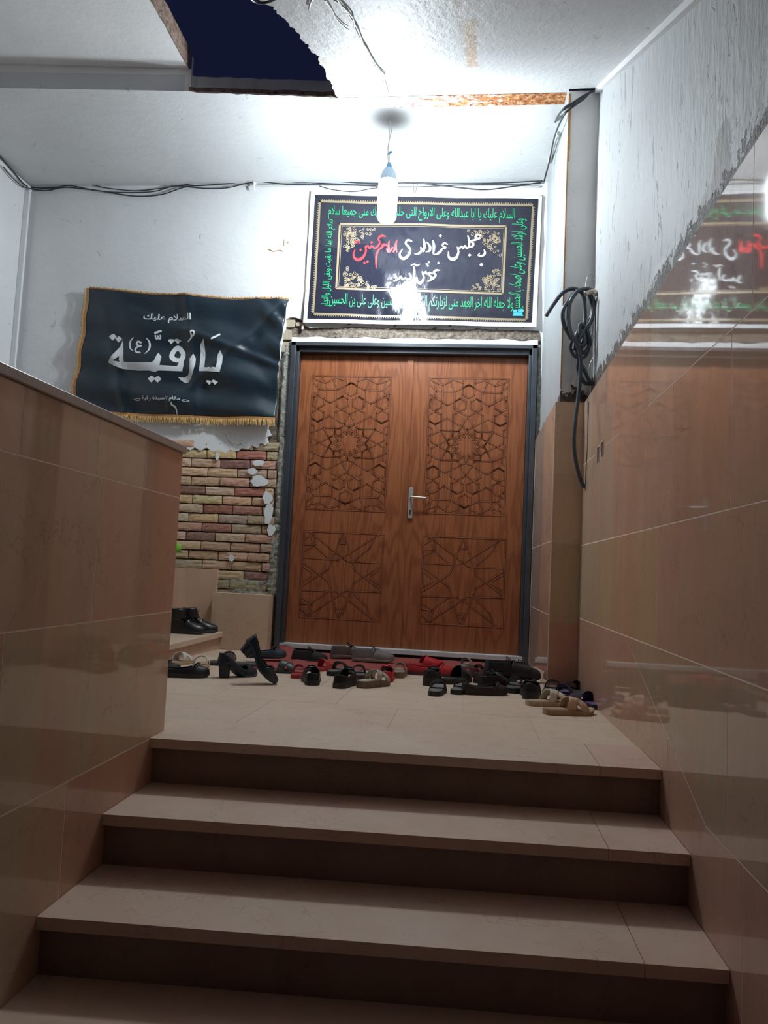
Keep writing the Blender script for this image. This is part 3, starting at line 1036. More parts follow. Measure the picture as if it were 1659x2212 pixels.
# lever handle on the right leaf
hp = MB()
hx = 1.066
ol = [(hx + 0.019 * math.cos(t), 1.335 + 0.019 * math.sin(t)) for t in [math.pi * i / 10 for i in range(11)]] + [(hx - 0.019, 1.09), (hx + 0.019, 1.09)]
slab_y(hp, ol, LY - 0.018, LY - 0.008, None, 0)
plate = hp.build('handle_plate', M['chrome'], rl, bevel=0.001)
MB().tube([(hx, LY - 0.018, 1.262), (hx, LY - 0.052, 1.262), (hx + 0.012, LY - 0.060, 1.263), (hx + 0.06, LY - 0.060, 1.262), (hx + 0.128, LY - 0.056, 1.258)], 0.0085, 10, 3).build('door_handle', M['chrome'], rl, smooth=True)
kh = MB()
kh.lathe([(0.0, 0.0), (0.0085, 0.0), (0.0085, 0.004), (0.0, 0.004)], (0, 0, 0), 14)
kh.v = [(hx + x, LY - 0.0185 - z, 1.150 + y) for x, y, z in kh.v]
kh.box(hx - 0.004, hx + 0.004, LY - 0.022, LY - 0.018, 1.118, 1.146)
kh.build('keyhole', M['black_hole'], plate)

# ------------------------------------------------------------------ the hanging lamp
BX, BY = 0.874, -0.92


def bz(v):
    return P(838, v, 'y', BY).z


lamp = thing('hanging_bulb', 'lit white cylindrical bulb in a blue-grey socket hanging on a twisted white flex', 'lamp', (BX, BY, bz(355)))
z0 = bz(355)
em = bpy.data.materials.new('glowing_bulb')
em.use_nodes = True
bn = em.node_tree.nodes['Principled BSDF']
bn.inputs['Emission Color'].default_value = (0.84, 0.94, 1.0, 1)
bn.inputs['Emission Strength'].default_value = BULB_STRENGTH
bn.inputs['Base Color'].default_value = (0.9, 0.9, 0.9, 1)
top_, bot = bz(390) - z0, bz(483) - z0
Lb = top_ - bot
prof = [(0.0, bot)] + [(0.070 * math.sin(R(a)), bot + 0.06 - 0.06 * math.cos(R(a))) for a in (15, 30, 45, 60, 75, 90)] + [(0.071, top_ - 0.05), (0.068, top_ - 0.02), (0.055, top_), (0.0, top_)]
MB().lathe(prof, seg=32).build('glass_bulb', em, lamp, smooth=True)
MB().lathe([(0.0, bz(362) - z0), (0.030, bz(364) - z0), (0.050, bz(374) - z0), (0.066, top_ - 0.006), (0.067, top_ - 0.01), (0.066, top_ - 0.01), (0.06, top_ + 0.004), (0.0, top_ + 0.004)], seg=28).build('lamp_housing', M['lamp_body'], lamp, smooth=True)
MB().lathe([(0.0, 0.012), (0.012, 0.010), (0.019, -0.004), (0.021, -0.038), (0.0, -0.038)], seg=20).build('socket', M['socket'], lamp, smooth=True)
wl = [P(u, v, 'y', BY) for u, v in ((840, 355), (841, 335), (838, 318), (846, 280), (843, 262), (838, 235))] + [PS(838, 205, -0.03)]
wr1 = [PS(u, v, -0.012) for u, v in ((832, 178), (826, 160), (812, 140), (800, 120), (786, 96), (772, 62), (758, 40), (744, 18), (730, 0))]
inv = Vector((BX, BY, z0))
MB().tube([p - inv for p in wl + wr1 + [PS(700, -60, -0.012)]], 0.0042, 7, 5).build('flex', M['cable_white'], lamp, smooth=True)
wl2 = [P(u, v, 'y', BY - 0.01) for u, v in ((839, 356), (838, 330), (841, 300), (840, 270), (836, 240))] + [PS(835, 200, -0.035)]
wr2 = [PS(u, v, -0.014) for u, v in ((830, 180), (829, 160), (806, 138), (796, 112), (778, 84), (766, 60), (762, 38), (740, 14), (722, 0))]
MB().tube([p - inv for p in wl2 + wr2], 0.0036, 7, 5).build('flex', M['cable_white'], lamp, smooth=True)
MB().tube([P(846, 327, 'y', BY) - inv, P(841, 331, 'y', BY) - inv, P(837, 334, 'y', BY) - inv], 0.009, 7, 3).build('wire_joint', M['socket'], lamp, smooth=True)

# ------------------------------------------------------------------ loose wiring


def cable(name, pts, r, mat, label, cat='cable', group=None, seg=7, sub=5):
    return tag(MB().tube(pts, r, seg, sub).build(name, M[mat], smooth=True), label, cat, group)


def wall_pts(px, y=-0.03):
    return [P(u, v, 'y', y) for u, v in px]


cable('cable', wall_pts([(66, 408), (100, 412), (140, 405), (200, 410), (250, 418), (300, 424), (350, 420), (400, 404), (450, 400), (500, 396), (552, 390), (640, 394), (720, 392), (800, 396), (900, 396), (960, 402), (1040, 410), (1100, 404), (1168, 394)], -0.035), 0.0052, 'cable_black', 'black cable sagging lowest below the ceiling line of the door wall')
cable('cable', wall_pts([(66, 404), (110, 408), (150, 401), (210, 412), (270, 416), (330, 414), (380, 402), (440, 407), (490, 406), (552, 393), (620, 398), (700, 398), (800, 400), (880, 395), (960, 397), (1060, 396), (1168, 391)], -0.045), 0.0048, 'cable_black', 'second black cable crossing the top of the door wall behind the clamp')
cable('cable', wall_pts([(68, 406), (120, 405), (150, 400), (190, 398), (230, 406), (290, 412), (340, 408), (380, 402), (430, 396), (490, 395), (552, 388), (700, 396), (860, 404), (1000, 400), (1168, 397)], -0.028), 0.004, 'cable_black', 'thin uppermost black cable along the top of the door wall')
cable('cable', wall_pts([(690, 402), (720, 410), (765, 414), (800, 408), (835, 404)], -0.03), 0.0035, 'cable_black', 'short thin cable drooping above the left end of the green-lettered banner')
cable('cable', wall_pts([(75, 398), (160, 391), (260, 389), (400, 398), (520, 400), (640, 402), (800, 404), (960, 402), (1166, 404)], -0.02), 0.0075, 'cable_white', 'flat white cable run pressed into the joint of door wall and ceiling')
cable('cable', [P(64, 406, 'y', -0.03), P(50, 396, 'x', XL + 0.05), P(30, 372, 'x', XL + 0.05), P(0, 338, 'x', XL + 0.05), P(-40, 296, 'x', XL + 0.05)], 0.006, 'cable_black', 'black cable climbing the far left wall joint at the picture edge')
cable('cable', [P(68, 408, 'y', -0.05), P(48, 402, 'x', XL + 0.03), P(25, 382, 'x', XL + 0.03), P(0, 352, 'x', XL + 0.03), P(-40, 310, 'x', XL + 0.03)], 0.0045, 'cable_black', 'thinner black cable under the other one on the far left wall')
for k, (dx, dy, lab) in enumerate(((0, 0, 'black wire of the corner bundle above the pier, reaching furthest right'), (-4, 5, 'middle black wire of the corner bundle above the pier'), (5, 9, 'lowest black wire of the corner bundle, curving down from the pier top'))):
    px2 = 2.075 - 0.012 * k
    pts = [P(1170 + dx, 392, 'x', px2 - .03), P(1180 + dx, 355, 'x', px2), P(1192 + dx, 300, 'x', px2), P(1202 + dx, 262 + dy, 'x', px2), P(1216 + dx, 236 + dy, 'y', YP - 0.01), P(1240, 220 + dy, 'y', YP - 0.015), P(1262, 206 + dy * .8, 'y', YP - 0.02), P(1285 - dy, 196, 'y', YP - 0.03)]
    cable('cable', pts, 0.0062, 'cable_black', lab)
cable('conduit', [P(1207, 288, 'x', 2.08), P(1200, 300, 'x', 2.07), P(1190, 335, 'x', 2.072), P(1178, 375, 'x', 2.078), P(1170, 396, 'x', 2.07)], 0.014, 'cable_white', 'white plastic conduit running back along the recess corner by the door wall', 'conduit')
cable('cable', [PS(u, v, -0.02) for u, v in ((535, -12), (545, 0), (560, 6), (580, 4), (605, -8), (640, -30))], 0.005, 'cable_black', 'black wire dangling at the upper edge of the ceiling hole')
cable('cable', [PS(u, v, -0.01) for u, v in ((668, 20), (670, 8), (676, -4), (690, -20))], 0.004, 'cable_white', 'curl of white wire on the sloping ceiling left of the lamp flex')
cable('cable', [PS(u, v, -0.01) for u, v in ((702, 0), (716, 20), (726, 40), (744, 58), (753, 64))], 0.003, 'cable_white', 'thin loose white wire end beside the lamp flex on the sloping ceiling')
cl = thing('pipe_clamp', 'white metal clamp holding the cables up on the door wall', 'clamp', P(552, 395, 'y', 0))
o0 = P(552, 395, 'y', 0)
MB().box(-0.012, 0.012, -0.05, 0.0, -0.03, 0.085).build('bracket', M['paper'], cl, bevel=0.003)
MB().tube([(0, -0.05, 0.0), (0.006, -0.07, -0.03), (0.004, -0.05, -0.10)], 0.008, 8, 3).build('hook', M['cable_white'], cl, smooth=True)
cable('wall_hook', wall_pts([(892, 398), (893, 412), (895, 421), (898, 410), (901, 398)], -0.03), 0.003, 'tube_wire', 'small wire hook above the top edge of the green-lettered banner', 'hook')
ph = thing('paper_scrap', 'small torn paper scrap stuck on the plaster above the black flag', 'paper', P(622, 524, 'y', -0.01))
a = P(622, 524, 'y', -0.01)
MB().box(-0.032, 0.032, -0.004, 0.0, -0.03, 0.03).build('paper', simple('yellowed_paper', (0.55, 0.52, 0.42), 0.7), ph)
MB().box(-0.006, 0.006, -0.008, -0.004, -0.008, 0.006).build('stain', M['gold_tape'], ph)
tw = [P(u, v, 'y', -0.012) for u, v in ((580, 538), (592, 543), (603, 540), (612, 543))]
tag(MB().tube(tw, 0.003, 6, 3).build('dry_twig', M['gold_tape'], smooth=True), 'dry twig stuck to the plaster left of the paper scrap', 'twig')

# thick cable tied up on the pier
YC = YP - 0.07


def cp(px, dy=0.0):
    return [P(u, v, 'y', YC + dy + 0.01 * math.sin(i * 1.3)) for i, (u, v) in enumerate(px)]


R2 = 0.0125
coil = thing('hanging_cable', 'thick dark grey cable tied in a looped bundle on the pier, one end hanging down', 'cable', P(1262, 640, 'y', YC))
oc = P(1262, 640, 'y', YC)
A1 = cp([(1180, 682), (1196, 657), (1214, 634), (1232, 624), (1248, 626), (1260, 638), (1263, 665), (1262, 700), (1250, 722), (1246, 745), (1250, 775), (1262, 800), (1278, 826), (1300, 812)])
A2 = cp([(1285, 632), (1270, 624), (1245, 630), (1228, 650), (1216, 672), (1218, 700), (1232, 728), (1244, 742), (1258, 748), (1264, 735), (1256, 715), (1246, 722), (1240, 755)], -0.03)
A3 = cp([(1248, 628), (1232, 652), (1228, 690), (1234, 720), (1246, 742), (1254, 770), (1254, 800), (1250, 850), (1244, 900), (1240, 950), (1243, 990), (1252, 1030), (1262, 1054)], -0.055)
A4 = cp([(1268, 632), (1282, 650), (1278, 690), (1264, 712), (1250, 740), (1260, 762), (1274, 745), (1268, 715), (1254, 700), (1252, 720), (1246, 745)], -0.02)
A5 = cp([(1274, 640), (1280, 668), (1272, 700), (1258, 740), (1248, 790), (1262, 826), (1284, 826), (1296, 814), (1318, 806)], 0.01)
A6 = cp([(1236, 732), (1232, 752), (1242, 770), (1262, 772), (1272, 752), (1268, 728)], 0.0)
for i, A in enumerate((A1, A2, A3, A4, A5, A6)):
    MB().tube([p - oc for p in A], R2 * (1.0 if i != 5 else 0.8), 10, 5).build('cable_loop', M['cable_grey'], coil, smooth=True)
tie = thing('wire_tie', 'bare wires and pale tie fixed on the wall corner holding the thick cable', 'wire', P(1275, 630, 'y', YC))
ot = P(1275, 630, 'y', YC)
MB().tube([p - ot for p in cp([(1264, 636), (1272, 632), (1283, 630), (1288, 636)], -0.04)], 0.015, 8, 3).build('tie_block', M['grout'], tie, smooth=True)
for ps in ([(1262, 638), (1270, 595), (1286, 600), (1284, 632), (1268, 634)], [(1286, 640), (1292, 700), (1280, 760), (1276, 830)], [(1280, 640), (1278, 700), (1284, 760), (1272, 800), (1282, 880)], [(1272, 636), (1280, 690), (1276, 740), (1288, 790)], [(1284, 640), (1302, 660), (1310, 700), (1316, 740)]):
    MB().tube([p - ot for p in cp(ps, 0.03)], 0.0022, 6, 5).build('thin_wire', M['tube_wire'], tie, smooth=True)
cable('cord', [P(u, v, 'x', XR - 0.006) for u, v in ((1272, 868), (1271, 900), (1269, 960), (1266, 1010), (1264, 1060))], 0.002, 'cable_black', 'thin dark cord hanging down the stone of the right wall by the pier', 'cord')

# ------------------------------------------------------------------ lettering helpers


def ribbon(mb, pts, w, wfun, nib=None, sub=5, cap=True):
    """stroke in the wall plane: pts are world (x, z); w half-width(s); wfun gives y"""
    ps = [Vector(p) for p in pts]
    ws = w if isinstance(w, (list, tuple)) else [w] * len(ps)
    if sub > 1 and len(ps) > 2:
        q = catmull([Vector((p.x, p.y, k)) for p, k in zip(ps, ws)], sub)
    elif sub > 1:
        q = [Vector((*ps[0].lerp(ps[1], t / 4), ws[0] + (ws[1] - ws[0]) * t / 4)) for t in range(5)]
    else:
        q = [Vector((p.x, p.y, k)) for p, k in zip(ps, ws)]
    rows = []
    for i, p in enumerate(q):
        d = (q[min(i + 1, len(q) - 1)] - q[max(i - 1, 0)]).to_2d()
        d = d.normalized() if d.length > 1e-9 else Vector((1, 0))
        n = Vector((-d.y, d.x)) * p.z
        if nib is not None:
            n = Vector((math.cos(nib), math.sin(nib))) * p.z
        rows.append([(p.x + n.x, wfun(p.x + n.x, p.y + n.y), p.y + n.y), (p.x - n.x, wfun(p.x - n.x, p.y - n.y), p.y - n.y)])
    mb.grid(rows)
    if cap and nib is None:
        for p in (q[0], q[-1]):
            mb.face([(p.x + p.z * math.cos(t), wfun(p.x, p.y), p.y + p.z * math.sin(t)) for t in [k * math.pi / 4 for k in range(8)]])


def diamond(mb, c, r, wfun, skew=0.0):
    mb.face([(c[0] + dx * r, wfun(c[0], c[1]), c[1] + dz * r + skew * dx * r) for dx, dz in ((1, 0), (0, 1), (-1, 0), (0, -1))])


# letter forms: isolated, final, initial, medial
AR = {'ا': (0xFE8D, 0xFE8E), 'آ': (0xFE81, 0xFE82), 'أ': (0xFE83, 0xFE84), 'ب': (0xFE8F, 0xFE90, 0xFE91, 0xFE92), 'ت': (0xFE95, 0xFE96, 0xFE97, 0xFE98), 'ة': (0xFE93, 0xFE94),
      'ث': (0xFE99, 0xFE9A, 0xFE9B, 0xFE9C), 'ج': (0xFE9D, 0xFE9E, 0xFE9F, 0xFEA0), 'ح': (0xFEA1, 0xFEA2, 0xFEA3, 0xFEA4), 'خ': (0xFEA5, 0xFEA6, 0xFEA7, 0xFEA8), 'د': (0xFEA9, 0xFEAA), 'ذ': (0xFEAB, 0xFEAC),
      'ر': (0xFEAD, 0xFEAE), 'ز': (0xFEAF, 0xFEB0), 'س': (0xFEB1, 0xFEB2, 0xFEB3, 0xFEB4), 'ش': (0xFEB5, 0xFEB6, 0xFEB7, 0xFEB8), 'ص': (0xFEB9, 0xFEBA, 0xFEBB, 0xFEBC), 'ع': (0xFEC9, 0xFECA, 0xFECB, 0xFECC),
      'ف': (0xFED1, 0xFED2, 0xFED3, 0xFED4), 'ق': (0xFED5, 0xFED6, 0xFED7, 0xFED8), 'ك': (0xFED9, 0xFEDA, 0xFEDB, 0xFEDC), 'ل': (0xFEDD, 0xFEDE, 0xFEDF, 0xFEE0), 'م': (0xFEE1, 0xFEE2, 0xFEE3, 0xFEE4),
      'ن': (0xFEE5, 0xFEE6, 0xFEE7, 0xFEE8), 'ه': (0xFEE9, 0xFEEA, 0xFEEB, 0xFEEC), 'و': (0xFEED, 0xFEEE), 'ي': (0xFEF1, 0xFEF2, 0xFEF3, 0xFEF4), 'ى': (0xFEEF, 0xFEF0), 'ط': (0xFEC1, 0xFEC2, 0xFEC3, 0xFEC4)}


def shape(s):
    out = []
    i = 0
    while i < len(s):
        ch = s[i]
        if ch not in AR:
            out.append(ch)
            i += 1
            continue
        prev = s[i - 1] if i else ' '
        pj2 = prev in AR and len(AR[prev]) == 4
        if ch == 'ل' and i + 1 < len(s) and s[i + 1] == 'ا':
            out.append(chr(0xFEFC if pj2 else 0xFEFB))
            i += 2
            continue
        nj = i + 1 < len(s) and s[i + 1] in AR and len(AR[ch]) == 4
        f = AR[ch]
        out.append(chr(f[3] if pj2 and nj else f[1] if pj2 else f[2] if nj else f[0]))
        i += 1
    return ''.join(out[::-1])


def text_mesh(s, bold=0.0):
    cu = bpy.data.curves.new('t', 'FONT')
    cu.body = shape(s)
    cu.size = 1.0
    cu.resolution_u = 3
    cu.offset = bold
    ob = bpy.data.objects.new('t', cu)
    col.objects.link(ob)
    dg = bpy.context.evaluated_depsgraph_get()
    dg.update()
    me = bpy.data.meshes.new_from_object(ob.evaluated_get(dg))
    vs = [v.co.copy() for v in me.vertices]
    fs = [tuple(p.vertices) for p in me.polygons]
    bpy.data.objects.remove(ob)
    bpy.data.curves.remove(cu)
    bpy.data.meshes.remove(me)
    return vs, fs


def text_on(mb, s, quad, wfun, bold=0.0):
    """lay a line of text into a quad (world x,z corners TL, TR, BR, BL)"""
    vs, fs = text_mesh(s, bold)
    if not vs:
        return
    x0, x1 = min(v.x for v in vs), max(v.x for v in vs)
    y0, y1 = min(v.y for v in vs), max(v.y for v in vs)
    TL, TR, BR_, BL = [Vector(q) for q in quad]
    n = len(mb.v)
    for v in vs:
        u, t = (v.x - x0) / (x1 - x0), (v.y - y0) / (y1 - y0)
        p = BL.lerp(BR_, u).lerp(TL.lerp(TR, u), t)
        mb.v.append((p.x, wfun(p.x, p.y), p.y))
    for f in fs:
        mb.f.append(tuple(n + i for i in f))
        mb.c.append(None)


# ------------------------------------------------------------------ black satin flag, left of the door
Z4 = lambda x, y: (150 + x / 3.386, 600 + y / 3.386)
PXM = 0.00378                              # metres per photo pixel on the door wall


def W2(px, y=-0.03):
    p = P(px[0], px[1], 'y', y)
    return (p.x, p.z)


def fl_y(x, z):
    t = max(0.0, min(1.0, (x + 1.85) / 1.8))
    s = max(0.0, min(1.0, (3.0 - z) / 1.1))
    w = 0.010 * math.sin(9 * x + 5.5 * z) * (0.3 + t) + 0.007 * math.sin(21 * z + 3 * x) * (0.4 + s)
    w += 0.012 * math.exp(-((x + 0.93 - 0.15 * s) / 0.05) ** 2) * (1 - 0.5 * s) + 0.014 * math.exp(-(((z - 2.45) + 0.35 * (x + 0.45)) / 0.035) ** 2) * t
    w += 0.014 * math.exp(-(((z - 2.62) - 0.9 * (x + 0.3)) / 0.06) ** 2) * (t > 0.45) * t
    w += 0.010 * math.sin(30 * (x + z)) * max(0, t - 0.8) * 4 * (1 - s)
    w += 0.012 * math.exp(-(((x + 1.62) + 0.30 * (z - 2.6)) / 0.05) ** 2) * s
    return -0.065 - 2.2 * w


flag = thing('mourning_flag', 'black satin flag with white script and gold fringe hanging left of the door', 'flag', (-0.93, -0.03, 1.9))
of = Vector((-0.93, -0.03, 1.9))
TLp, TRp, BRp, BLp = [Vector(W2(q)) for q in ((197, 626), (628, 651), (598, 905), (163, 886))]
rows = []
NU, NV = 110, 80
for j in range(NV + 1):
    v = j / NV
    row = []
    for i in range(NU + 1):
        u = i / NU
        p = TLp.lerp(TRp, u).lerp(BLp.lerp(BRp, u), v)
        p.y -= 0.014 * math.sin(math.pi * u) * (1 - v) * 1.4 + 0.008 * math.sin(math.pi * u * 1) * v
        p.x += (0.028 * math.sin(math.pi * v) * -1) * (u ** 4) + 0.012 * math.sin(math.pi * v) * (1 - u) ** 4
        row.append(Vector((p.x, fl_y(p.x, p.y), p.y)) - of)
    rows.append(row)
MB().grid(rows).build('cloth', M['satin'], flag, smooth=True, solid=0.0015)
frng = MB()
tape = MB()
r4 = random.Random(5)


def fringe(edge, direc, length, tw=0.018, n=170, gap=0.0):
    """gold tape along an edge with a fringe of cords hanging from it"""
    e = [Vector(p) for p in edge]
    d2 = Vector(direc)
    def at_(t):
        k = t * (len(e) - 1)
        i = min(int(k), len(e) - 2)
        return e[i].lerp(e[i + 1], k - i)
    for a, b in zip(e, e[1:]):
        tape.face([(a.x, a.y - 0.003, a.z), (b.x, b.y - 0.003, b.z), (b.x + d2.x * tw, b.y - 0.003, b.z + d2.y * tw), (a.x + d2.x * tw, a.y - 0.003, a.z + d2.y * tw)])
    for k in range(n):
        p = at_((k + 0.5) / n)
        s = Vector((p.x + d2.x * tw * .8, p.z + d2.y * tw * .8))
        l = length * r4.uniform(0.75, 1.1)
        j1, j2 = r4.uniform(-.006, .006), r4.uniform(-.006, .006)
        perp = Vector((-d2.y, d2.x))
        m_ = s + d2 * l * .5 + perp * j1
        t_ = s + d2 * l + perp * (j1 + j2)
        frng.tube([(s.x, p.y - 0.003, s.y), (m_.x, p.y - 0.007 + r4.uniform(-.003, .002), m_.y), (t_.x, p.y - 0.004, t_.y)], 0.0034, 4, 1)


be = [rows[NV][i] for i in range(0, NU + 1, 5)]
te = [rows[0][i] for i in range(0, NU + 1, 5)]
le = [rows[j][0] for j in range(0, NV + 1, 5)]
fringe(be, (0, -1), 0.055, 0.022, 190)
fringe([p + Vector((0, 0, -0.004)) for p in te], (0, 1), 0.012, 0.010, 190)
fringe(le, (-1, 0.0), 0.028, 0.026, 110)
frng.build('fringe', M['gold'], flag)
tape.build('gold_tape', M['gold_tape'], flag)


def fw(x, z):
    return fl_y(x, z) - 0.0035


ink = MB()
greet, capt, brk = MB(), MB(), MB()


def S4(pts, w, nib=None, sub=5, m=None):
    ww = [k * PXM / 3.386 for k in w] if isinstance(w, (list, tuple)) else w * PXM / 3.386
    ribbon(m or ink, [W2(Z4(*p)) for p in pts], ww, fw, nib, sub)


def D4(c, r=19, m=None):
    diamond(m or ink, W2(Z4(*c)), r * PXM / 3.386 * 1.15, fw)


def poly4(pts, m=None):                    # filled outline, split so that it follows the cloth
    bm = bmesh.new()
    vs = [bm.verts.new((*W2(Z4(*p)), 0)) for p in pts]
    f = bm.faces.new(vs)
    bmesh.ops.triangulate(bm, faces=[f])
    bmesh.ops.subdivide_edges(bm, edges=bm.edges[:], cuts=2, use_grid_fill=True)
    bmesh.ops.triangulate(bm, faces=bm.faces[:])
    bm.verts.index_update()
    mm = m or ink
    n = len(mm.v)
    for v in bm.verts:
        mm.v.append((v.co.x, fw(v.co.x, v.co.y), v.co.y))
    for f in bm.faces:
        mm.f.append(tuple(n + v.index for v in f.verts))
        mm.c.append(None)
    bm.free()


# ya + alif
poly4([(1118, 543), (1140, 590), (1136, 640), (1118, 706), (962, 694), (966, 640), (970, 500), (1002, 464), (1004, 560), (1003, 668), (1092, 672), (1100, 640), (1096, 600), (1100, 570)])
D4((1032, 762), 25)
D4((1077, 764), 25)
S4([(1066, 466), (1116, 432)], 8)
# ra
poly4([(916, 562), (936, 600), (936, 640), (922, 690), (900, 745), (876, 771), (850, 773), (822, 756), (800, 730), (845, 735), (876, 722), (892, 690), (894, 640), (890, 600)])
S4([(914, 446), (930, 440), (938, 422), (928, 410), (914, 416), (914, 434), (912, 455), (884, 478)], 6)
# qaf head as a ring, then the joined baseline
S4([(818, 532), (836, 560), (834, 600), (806, 612), (774, 604), (758, 580), (764, 548), (786, 520), (808, 520), (824, 540)], 19)
poly4([(826, 540), (846, 580), (846, 650), (836, 692), (660, 690), (662, 652), (800, 656), (812, 630), (815, 590)])
D4((752, 464), 25)
D4((802, 462), 27)
# ya tooth and long baseline
poly4([(664, 558), (690, 590), (682, 640), (668, 690), (640, 700), (600, 690), (520, 688), (392, 672), (398, 626), (520, 632), (620, 634), (640, 622), (650, 590)])
D4((612, 746), 26)
D4((658, 748), 26)
S4([(640, 414), (682, 399)], 8)
S4([(676, 430), (674, 452), (660, 448), (656, 430), (658, 450), (644, 452), (640, 432)], 6)
# ta marbuta
poly4([(404, 462), (414, 560), (414, 672), (396, 670), (380, 612), (388, 500)])
poly4([(396, 500), (400, 560), (378, 590), (335, 618), (384, 626), (400, 640), (400, 672), (340, 652), (296, 628), (318, 596), (352, 560)])
D4((330, 440), 27)
D4((372, 456), 24)
# (ain) in brackets
S4([(482, 448), (462, 470), (456, 500), (464, 530), (484, 546)], [3, 6, 8, 6, 3], m=brk)
S4([(576, 452), (594, 474), (600, 506), (594, 540), (572, 568)], [3, 6, 8, 6, 3], m=brk)
S4([(536, 484), (516, 476), (506, 492), (518, 506), (540, 508), (514, 516), (500, 536), (512, 558), (536, 560)], 7, m=brk)
text_on(greet, 'السلام عليك', [W2(Z4(*q)) for q in ((556, 268), (908, 276), (908, 348), (556, 340))], fw, 0.02)
text_on(capt, 'مقام السيدة رقية', [W2(Z4(*q)) for q in ((545, 872), (832, 880), (832, 922), (545, 914))], fw, 0.015)
S4([(485, 898), (512, 892), (534, 898), (512, 906), (485, 898)], 2, m=capt)
S4([(896, 912), (866, 904), (842, 908), (866, 918), (896, 912)], 2, m=capt)
S4([(775, 925), (770, 940), (795, 960), (800, 1005)], [3, 6, 6, 3], m=capt)
for m_, nm in ((ink, 'large_script'), (greet, 'greeting_line'), (capt, 'caption_line'), (brk, 'bracketed_letter')):
    m_.v = [tuple(Vector(p) - of) for p in m_.v]
    m_.build(nm, M['silver_ink'], flag)

# ------------------------------------------------------------------ printed vinyl banner above the door
Z3 = lambda x, y: (640 + x / 3.072, 410 + y / 3.072)


def bn_y(x, z):
    w = 0.006 * math.sin(7 * x + 2 * z) + 0.004 * math.sin(14 * z - 4 * x) + 0.006 * math.exp(-((x - 0.75 + 0.5 * (z - 3.1)) / 0.08) ** 2)
    w += 0.0035 * noise.noise(Vector((x * 6, 1, z * 6))) + 0.0030 * noise.noise(Vector((x * 15, 5, z * 15)))
    lean = 0.025 * max(0.0, 1 - (z - 2.68) / 0.5) ** 2
    return -0.030 - 0.8 * w - lean


ban = thing('printed_banner', 'dark glossy banner with green border script and white and red words above the door', 'banner', (1.08, -0.03, 2.7))
ob_ = Vector((1.08, -0.03, 2.7))


def sheet(quad, dy, nu=90, nv=60):
    q = [Vector(W2(p)) for p in quad]
    rws = []
    for j in range(nv + 1):
        v = j / nv
        rw = []
        for i in range(nu + 1):
            u = i / nu
            p = q[0].lerp(q[1], u).lerp(q[3].lerp(q[2], u), v)
            rw.append(Vector((p.x, bn_y(p.x, p.y) + dy, p.y)) - ob_)
        rws.append(rw)
    return MB().grid(rws)


sheet(((672, 414), (1171, 424), (1158, 708), (656, 698)), 0.003).build('white_margin', M['paper'], ban, smooth=True)
sheet(((681, 421), (1163, 430), (1148, 698), (665, 690)), 0.0).build('vinyl_sheet', M['vinyl'], ban, smooth=True)
MB().tube([p - ob_ for p in wall_pts([(672, 414), (668, 500), (662, 600), (655, 690), (653, 712)], -0.012)], 0.010, 6, 3).build('side_batten', M['grout'], ban)
MB().tube([p - ob_ for p in wall_pts([(1170, 422), (1168, 520), (1163, 620), (1158, 700)], -0.012)], 0.008, 6, 3).build('side_batten', M['grout'], ban)


def bw(x, z):
    return bn_y(x, z) - 0.0032


gi, wi, ri, ni, wi2 = MB(), MB(), MB(), MB(), MB()
gold = MB()


def S3(m, pts, w, sub=5, nib=None, cap=True):
    ww = [k * PXM / 3.072 for k in w] if isinstance(w, (list, tuple)) else w * PXM / 3.072
    ribbon(m, [W2(Z3(*p)) for p in pts], ww, bw, nib, sub, cap)


def longline(m, a, b, w):
    n_ = 24
    S3(m, [(a[0] + (b[0] - a[0]) * k / n_, a[1] + (b[1] - a[1]) * k / n_) for k in range(n_ + 1)], w, 1)


def ring4(m, q, w):
    for a, b in zip(q, q[1:] + q[:1]):
        longline(m, a, b, w)


ring4(gold, [(158, 80), (1572, 106), (1525, 868), (115, 828)], 7)
ring4(gold, [(290, 226), (1392, 243), (1370, 690), (266, 657)], 7)
ring4(gold, [(304, 240), (1378, 256), (1357, 676), (282, 643)], 1.5)
# saw-tooth edge outside the gold line
cor = [(158, 80), (1572, 106), (1525, 868), (115, 828)]
for i in range(4):
    a, b = Vector(cor[i]), Vector(cor[(i + 1) % 4])
    d = (b - a)
    n_ = int(d.length / 15)
    u = d.normalized()
    nrm = Vector((u.y, -u.x))
    for k in range(1, n_):
        p = a + d * k / n_
        S3(gold, [tuple(p), tuple(p + nrm * 15)], [5, 2.0], 1, None, False)
# arabesque spandrels: curls thinning toward the oval
r6 = random.Random(11)
for sx in (0, 1):
    for sy in (0, 1):
        for _ in range(150):
            a, b = r6.random(), r6.random()
            x = 318 + a * 260 if not sx else 1352 - a * 260
            y = 252 + b * 200 if not sy else 655 - b * 200
            if (a * 1.0) ** 0.9 + (b * 1.0) ** 0.9 > 0.92:
                continue
            y += (x - 320) * 0.018
            t0, rr2 = r6.uniform(0, 6.28), r6.uniform(7, 13)
            S3(gold, [(x + rr2 * math.cos(t0 + k * 1.1) * (1 - k * .12), y + rr2 * math.sin(t0 + k * 1.1) * (1 - k * .12)) for k in range(6)], 1.9, 2)
        cx2, cy2 = (350 if not sx else 1315), (288 if not sy else 598)
        cy2 += 0 if not sx else 20
        for k in range(4):
            t = k * math.pi / 4
            S3(gold, [(cx2 - 26 * math.cos(t), cy2 - 26 * math.sin(t)), (cx2 + 26 * math.cos(t), cy2 + 26 * math.sin(t))], [1, 1], 1)
        diamond(gold, W2(Z3(cx2, cy2)), 12 * PXM / 3.072, bw)
